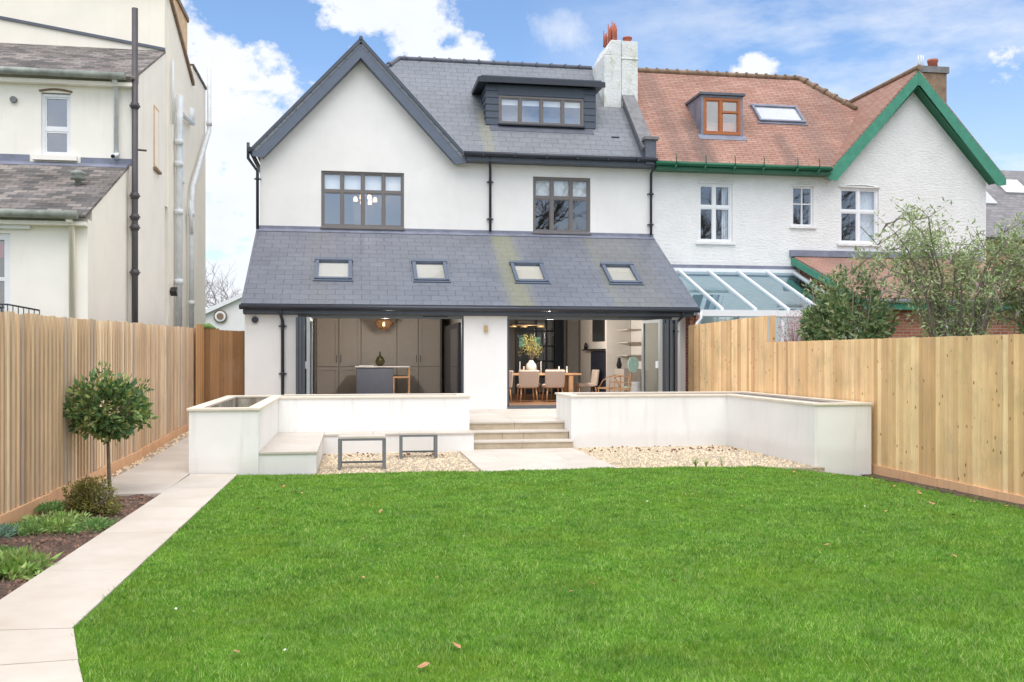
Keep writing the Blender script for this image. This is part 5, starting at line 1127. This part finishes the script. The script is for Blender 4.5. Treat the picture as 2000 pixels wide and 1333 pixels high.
# shrubs over the right fence
t = plant('evergreen_shrub', 'dense dark evergreen shrub rising above the pine fence', 'shrub', (8.95, 16.2, 0))
b = MB()
for k in range(14): a = k*2.4; b.tube([(8.95, 16.2, 0), (8.95+.35*math.cos(a), 16.2+.5*math.sin(a), 1.6), (8.95+.6*math.cos(a), 16.2+.8*math.sin(a), 2.6+.6*math.sin(k))], [.025, .015, .006], 6)
b.build('stem', 'trunk bark', t)
Vs = [leaf_cloud(4600, (8.95, 16.2, 2.1), (.80, .9, .98), .13, 21, shell=.3, clumps=50, cr=.25, aspect=2.4), leaf_cloud(900, (8.62, 16.5, 2.15), (.40, .4, .45), .11, 22, shell=.3, clumps=14, cr=.3, aspect=2.4)]
for (x, y, z, r, n) in ((8.5, 16.1, 2.85, .28, 260), (9.15, 16.2, 3.05, .30, 300), (9.5, 16.3, 2.9, .3, 260), (8.75, 16.1, 3.15, .15, 90), (9.55, 16.2, 3.35, .13, 60), (8.2, 16.1, 2.9, .12, 50), (9.1, 16.1, 3.5, .13, 50)): Vs.append(leaf_cloud(n, (x, y, z), (r, r, r*1.2), .09, int(x*100), up=.8))
fol(np.concatenate(Vs), 'laurel leaf', t)
def arching(name, label, base, n, spread, top, seed, mat, leafn=40, tips=True):
    t = plant(name, label, 'shrub', base); rg = random.Random(seed); b = MB(); fl = MB(); Vs = []
    for k in range(n):
        a = rg.uniform(0, 6.28); s = rg.uniform(.3, 1)*spread; h = rg.uniform(.72, 1.0)*top*(1-.18*(s/spread)); bx, by, bz = base
        pts = []
        for j in range(8):
            u = j/7; r = s*u**1.3; z = h*(1-(1-u)**1.9)-(.75*max(0, u-.6)/.4)*rg.uniform(.5, 1.4); pts.append((bx+r*math.cos(a)+.04*math.sin(j*3+k), by+r*math.sin(a)*.8, bz+z))
        b.tube(pts, [.018*(1-.8*j/7)+.003 for j in range(8)], 5)
        for j in range(1, 7):
            p = pts[j]; Vs.append(leaf_cloud(leafn, p, (.16, .16, .15), .095, seed*100+k*10+j, up=.2, aspect=3.6))
            for q in range(2):
                a2 = rg.uniform(0, 6.28); e = (p[0]+.25*math.cos(a2), p[1]+.25*math.sin(a2), p[2]+rg.uniform(.0, .25)); b.tube([p, e], [.006, .003], 4); Vs.append(leaf_cloud(leafn//2, e, (.12, .12, .1), .09, seed*100+k*10+j+5+q, up=.2, aspect=3.6))
        if tips and rg.random() < .75:
            p = pts[-1]; MB().tube([p, (p[0]+.12*math.cos(a), p[1]+.1*math.sin(a), p[2]-.02), (p[0]+.22*math.cos(a), p[1]+.18*math.sin(a), p[2]-.14)], [.012, .022, .006], 6).build('seed_head', 'bare twig', t)
    b.build('stem', 'bare twig', t); fol(np.concatenate(Vs), mat, t, 'foliage')
    return t
arching('butterfly_bush', 'loose arching bush with drooping brown seed heads above the pine fence', (10.0, 14.6, 0), 42, 2.1, 5.4, 31, 'buddleia leaf', 26)
arching('butterfly_bush', 'second arching bush cut off by the right edge of the picture', (11.6, 14.6, 0), 28, 1.15, 4.3, 32, 'buddleia leaf', 26)
t = plant('pink_twig_shrub', 'thin pinkish twiggy shrub in the notch of the pine fence', 'shrub', (8.45, 17.3, 0)); b = MB()
for k in range(60): a = random.uniform(0, 6.28); s = random.uniform(.1, .42); b.tube([(8.5, 17.3, 1.2), (8.5+s*.5*math.cos(a), 17.3+s*.5*math.sin(a), 1.9), (8.5+s*math.cos(a), 17.3+s*math.sin(a), random.uniform(2.1, 2.65))], [.008, .005, .002], 4)
b.build('twig', 'pink twig leaf', t); fol(leaf_cloud(900, (8.5, 17.2, 2.2), (.42, .35, .38), .03, 41, aspect=1.5), 'pink twig leaf', t, 'foliage')
# bare trees
def bare_tree(label, base, h, spread, seed, depth=6, r0=.16, group=None):
    t = thing('bare_tree', label, 'tree', base, group=group); rg = random.Random(seed); trunk = MB(); cr = MB(); ends = []
    def br(p, d, L, r, lev):
        q = p+d*L*.5+Vector((rg.uniform(-1, 1), rg.uniform(-1, 1), rg.uniform(-.5, 1)))*L*.06; e = p+d*L
        (trunk if lev <= 1 else cr).tube([p, q, e], [r, r*.85, r*.7], 6 if lev < 2 else (4 if lev < 4 else 3), caps=False)
        if lev >= depth: return
        for k in range(3 if lev < 5 else 2):
            nd = (d+Vector((rg.gauss(0, .5), rg.gauss(0, .5), rg.gauss(.08, .35)))*spread).normalized(); br(e if k else q, nd, L*rg.uniform(.62, .86), r*.62, lev+1)
    br(Vector(base), Vector((0, 0, 1)), h*.28, r0, 0)
    trunk.build('trunk', 'bare twig', t, uv=False); cr.build('crown', 'bare twig', t, uv=False); return t
bare_tree('bare winter tree behind the bungalow roof beside the white house', (-6.0, 62, 0), 8.5, 1.1, 51, 7, .14)
bare_tree('bare winter tree in front of the white cloud, half hidden by the lean-to roof', (-4.0, 56, 0), 10.5, 1.0, 52, 7, .14)
bare_tree('bare winter tree next to the cream house corner, beyond the bungalow', (-9.0, 60, 0), 8.5, 1.2, 53, 7, .14)
# trees behind the camera, seen mirrored in the upper window panes
for i, (x, y, h) in enumerate(((13, -16, 18), (20, -14, 17), (27, -20, 19), (33, -14, 17))):
    bare_tree('big bare tree behind the viewer, mirrored in the upper panes', (x, y, 0), h, .9, 60+i, 7, .34, 'bare trees at the end of the garden')
# bungalow behind
t = thing('white_bungalow', 'distant white gabled bungalow with a round window beyond the passage', 'bungalow', (-4.8, 45, 0))
b = MB(); b.prism([(-8.5, 45, 0), (-1.5, 45, 0), (-1.5, 45, 3.0), (-4.6, 45, 4.55), (-8.5, 45, 2.7)], (0, 3, 0)); b.build('wall', 'white render', t)
b = MB(); b.prism([(-8.8, 44.8, 2.55), (-8.8, 44.8, 2.75), (-4.6, 44.8, 4.75), (-1.2, 44.8, 3.1), (-1.2, 44.8, 2.9), (-4.6, 44.8, 4.55)], (0, 3.4, 0)); b.build('roof', 'plastic white', t)
b = MB(); b.tube([(-5.95, 44.95+0*k, 3.5) for k in (0,)]+[(-5.95, 44.9, 3.5)], .30, 20); o = b.build('round_window', 'chimney stone', t)
MB().tube([(-5.95, 44.89, 3.5), (-5.95, 44.86, 3.5)], .24, 20).build('white_ring', 'plastic white', o); MB().tube([(-5.95, 44.85, 3.5), (-5.95, 44.83, 3.5)], .15, 20).build('pane', 'chimney stone', o)
tag(MB().box(-4.9, -4.3, 46, 46.6, 4.0, 5.0).build('brick_chimney', 'orange brick wall'), 'small brick chimney at the bungalow ridge', 'chimney')

# ------------------------------------------------------------------ stools
def stool(label, loc, w, d, h, rz, group='steel framed garden stools'):
    t = thing('garden_stool', label, 'stool', loc, rz, group, local=True); q = .045
    MB().box(-w/2, w/2, -d/2, d/2, h-.035, h).build('seat', 'paving', t, bevel=.004)
    b = MB(); b.box(-w/2-.006, w/2+.006, -d/2-.006, -d/2+.03, h-.066, h-.037); b.box(-w/2-.006, w/2+.006, d/2-.03, d/2+.006, h-.066, h-.037); b.box(-w/2-.006, -w/2+.035, -d/2+.03, d/2-.03, h-.066, h-.037); b.box(w/2-.035, w/2+.006, -d/2+.03, d/2-.03, h-.066, h-.037); b.build('frame', 'frame steel', t)
    for sx in (-1, 1):
        for sy in (-1, 1): MB().box(min(sx*(w/2+.006), sx*(w/2-q)), max(sx*(w/2+.006), sx*(w/2-q)), min(sy*(d/2+.006), sy*(d/2-.02)), max(sy*(d/2+.006), sy*(d/2-.02)), 0, h-.067).build('leg', 'frame steel', t)
    b = MB(); b.box(-w/2+q, w/2-q, d/2-.02, d/2+.004, .06, .09)
    for sx in (-1, 1): a, c = sorted((sx*(w/2-.002), sx*(w/2-q+.004))); b.box(a, c, -d/2+.022, d/2-.022, .06, .09)
    b.build('bottom_rail', 'frame steel', t); return t
stool('larger pale topped stool with grey steel legs nearest the lawn', (.14, 14.62, 0), .70, .36, .50, R(-1), 'garden stools')
stool('smaller pale topped stool with grey steel legs nearer the bench', (1.09, 16.1, 0), .62, .34, .42, R(-2), 'garden stools')

# ------------------------------------------------------------------ fallen leaves and daisies
def on_lawn(x, y): return (x, y, gz(x, y)+.035)
lm = MB(); lm.add([(-.035, 0, 0), (-.01, -.022, .006), (.02, -.02, .0), (.04, 0, .008), (.02, .022, .004), (-.012, .02, 0)], [(0, 1, 2, 3, 4, 5)])
L0 = lm.build('fallen_leaf', 'brown leaf'); tag(L0, 'dry brown leaf lying on the green lawn', 'leaf', 'dry leaves scattered on the lawn')
spots = [(-.6, 5.15), (.35, 4.75), (.55, 5.05), (-.83, 7.75), (-.98, 10.3), (.28, 9.9), (2.2, 6.3), (1.62, 6.35), (6.9, 12.9), (7.2, 11.8), (6.3, 11.2), (7.35, 12.5), (3.4, 12.4), (-.85, 12.2), (2.5, 11.3), (4.1, 9.6), (5.2, 12.2), (5.4, 9.0), (7.4, 10.4), (6.8, 9.4), (1.1, 12.7), (7.0, 10.9), (6.2, 12.7), (3.9, 7.4)]+[(random.uniform(5.6, 7.8), random.uniform(8.5, 13.3)) for _ in range(20)]+[(random.uniform(-1.2, 5), random.uniform(6, 13.3)) for _ in range(9)]
for i, (x, y) in enumerate(spots):
    o = L0 if i == 0 else L0.copy()
    if i: COL.objects.link(o)
    o.location = on_lawn(x, y); o.rotation_euler = (random.uniform(-.4, .4), random.uniform(-.4, .4), random.uniform(0, 6)); o.scale = (random.uniform(.35, 1.0),)*3 if i > 23 else (random.uniform(.6, 1.0),)*3
dm = MB(); dm.add([(0, 0, .004)]+[(.008*math.cos(k*.785), .008*math.sin(k*.785), .002) for k in range(8)], [(0, k+1, (k+1) % 8+1) for k in range(8)])
D0 = dm.build('daisy', 'pale petal'); tag(D0, 'tiny white daisy flower dotted on the green lawn', 'daisy', 'white daisies dotted on the lawn')
for i in range(18):
    o = D0 if i == 0 else D0.copy()
    if i: COL.objects.link(o)
    x, y = ([(-.95, 6.0), (-.42, 6.05), (-.35, 5.1)]+[(0, 0)]*30)[i] if i < 3 else (random.uniform(-1.2, 7.6), random.uniform(6, 13.5))
    o.location = (x, y, gz(x, y)+.045); o.rotation_euler = (random.uniform(-.5, .5), random.uniform(-.5, .5), 0)
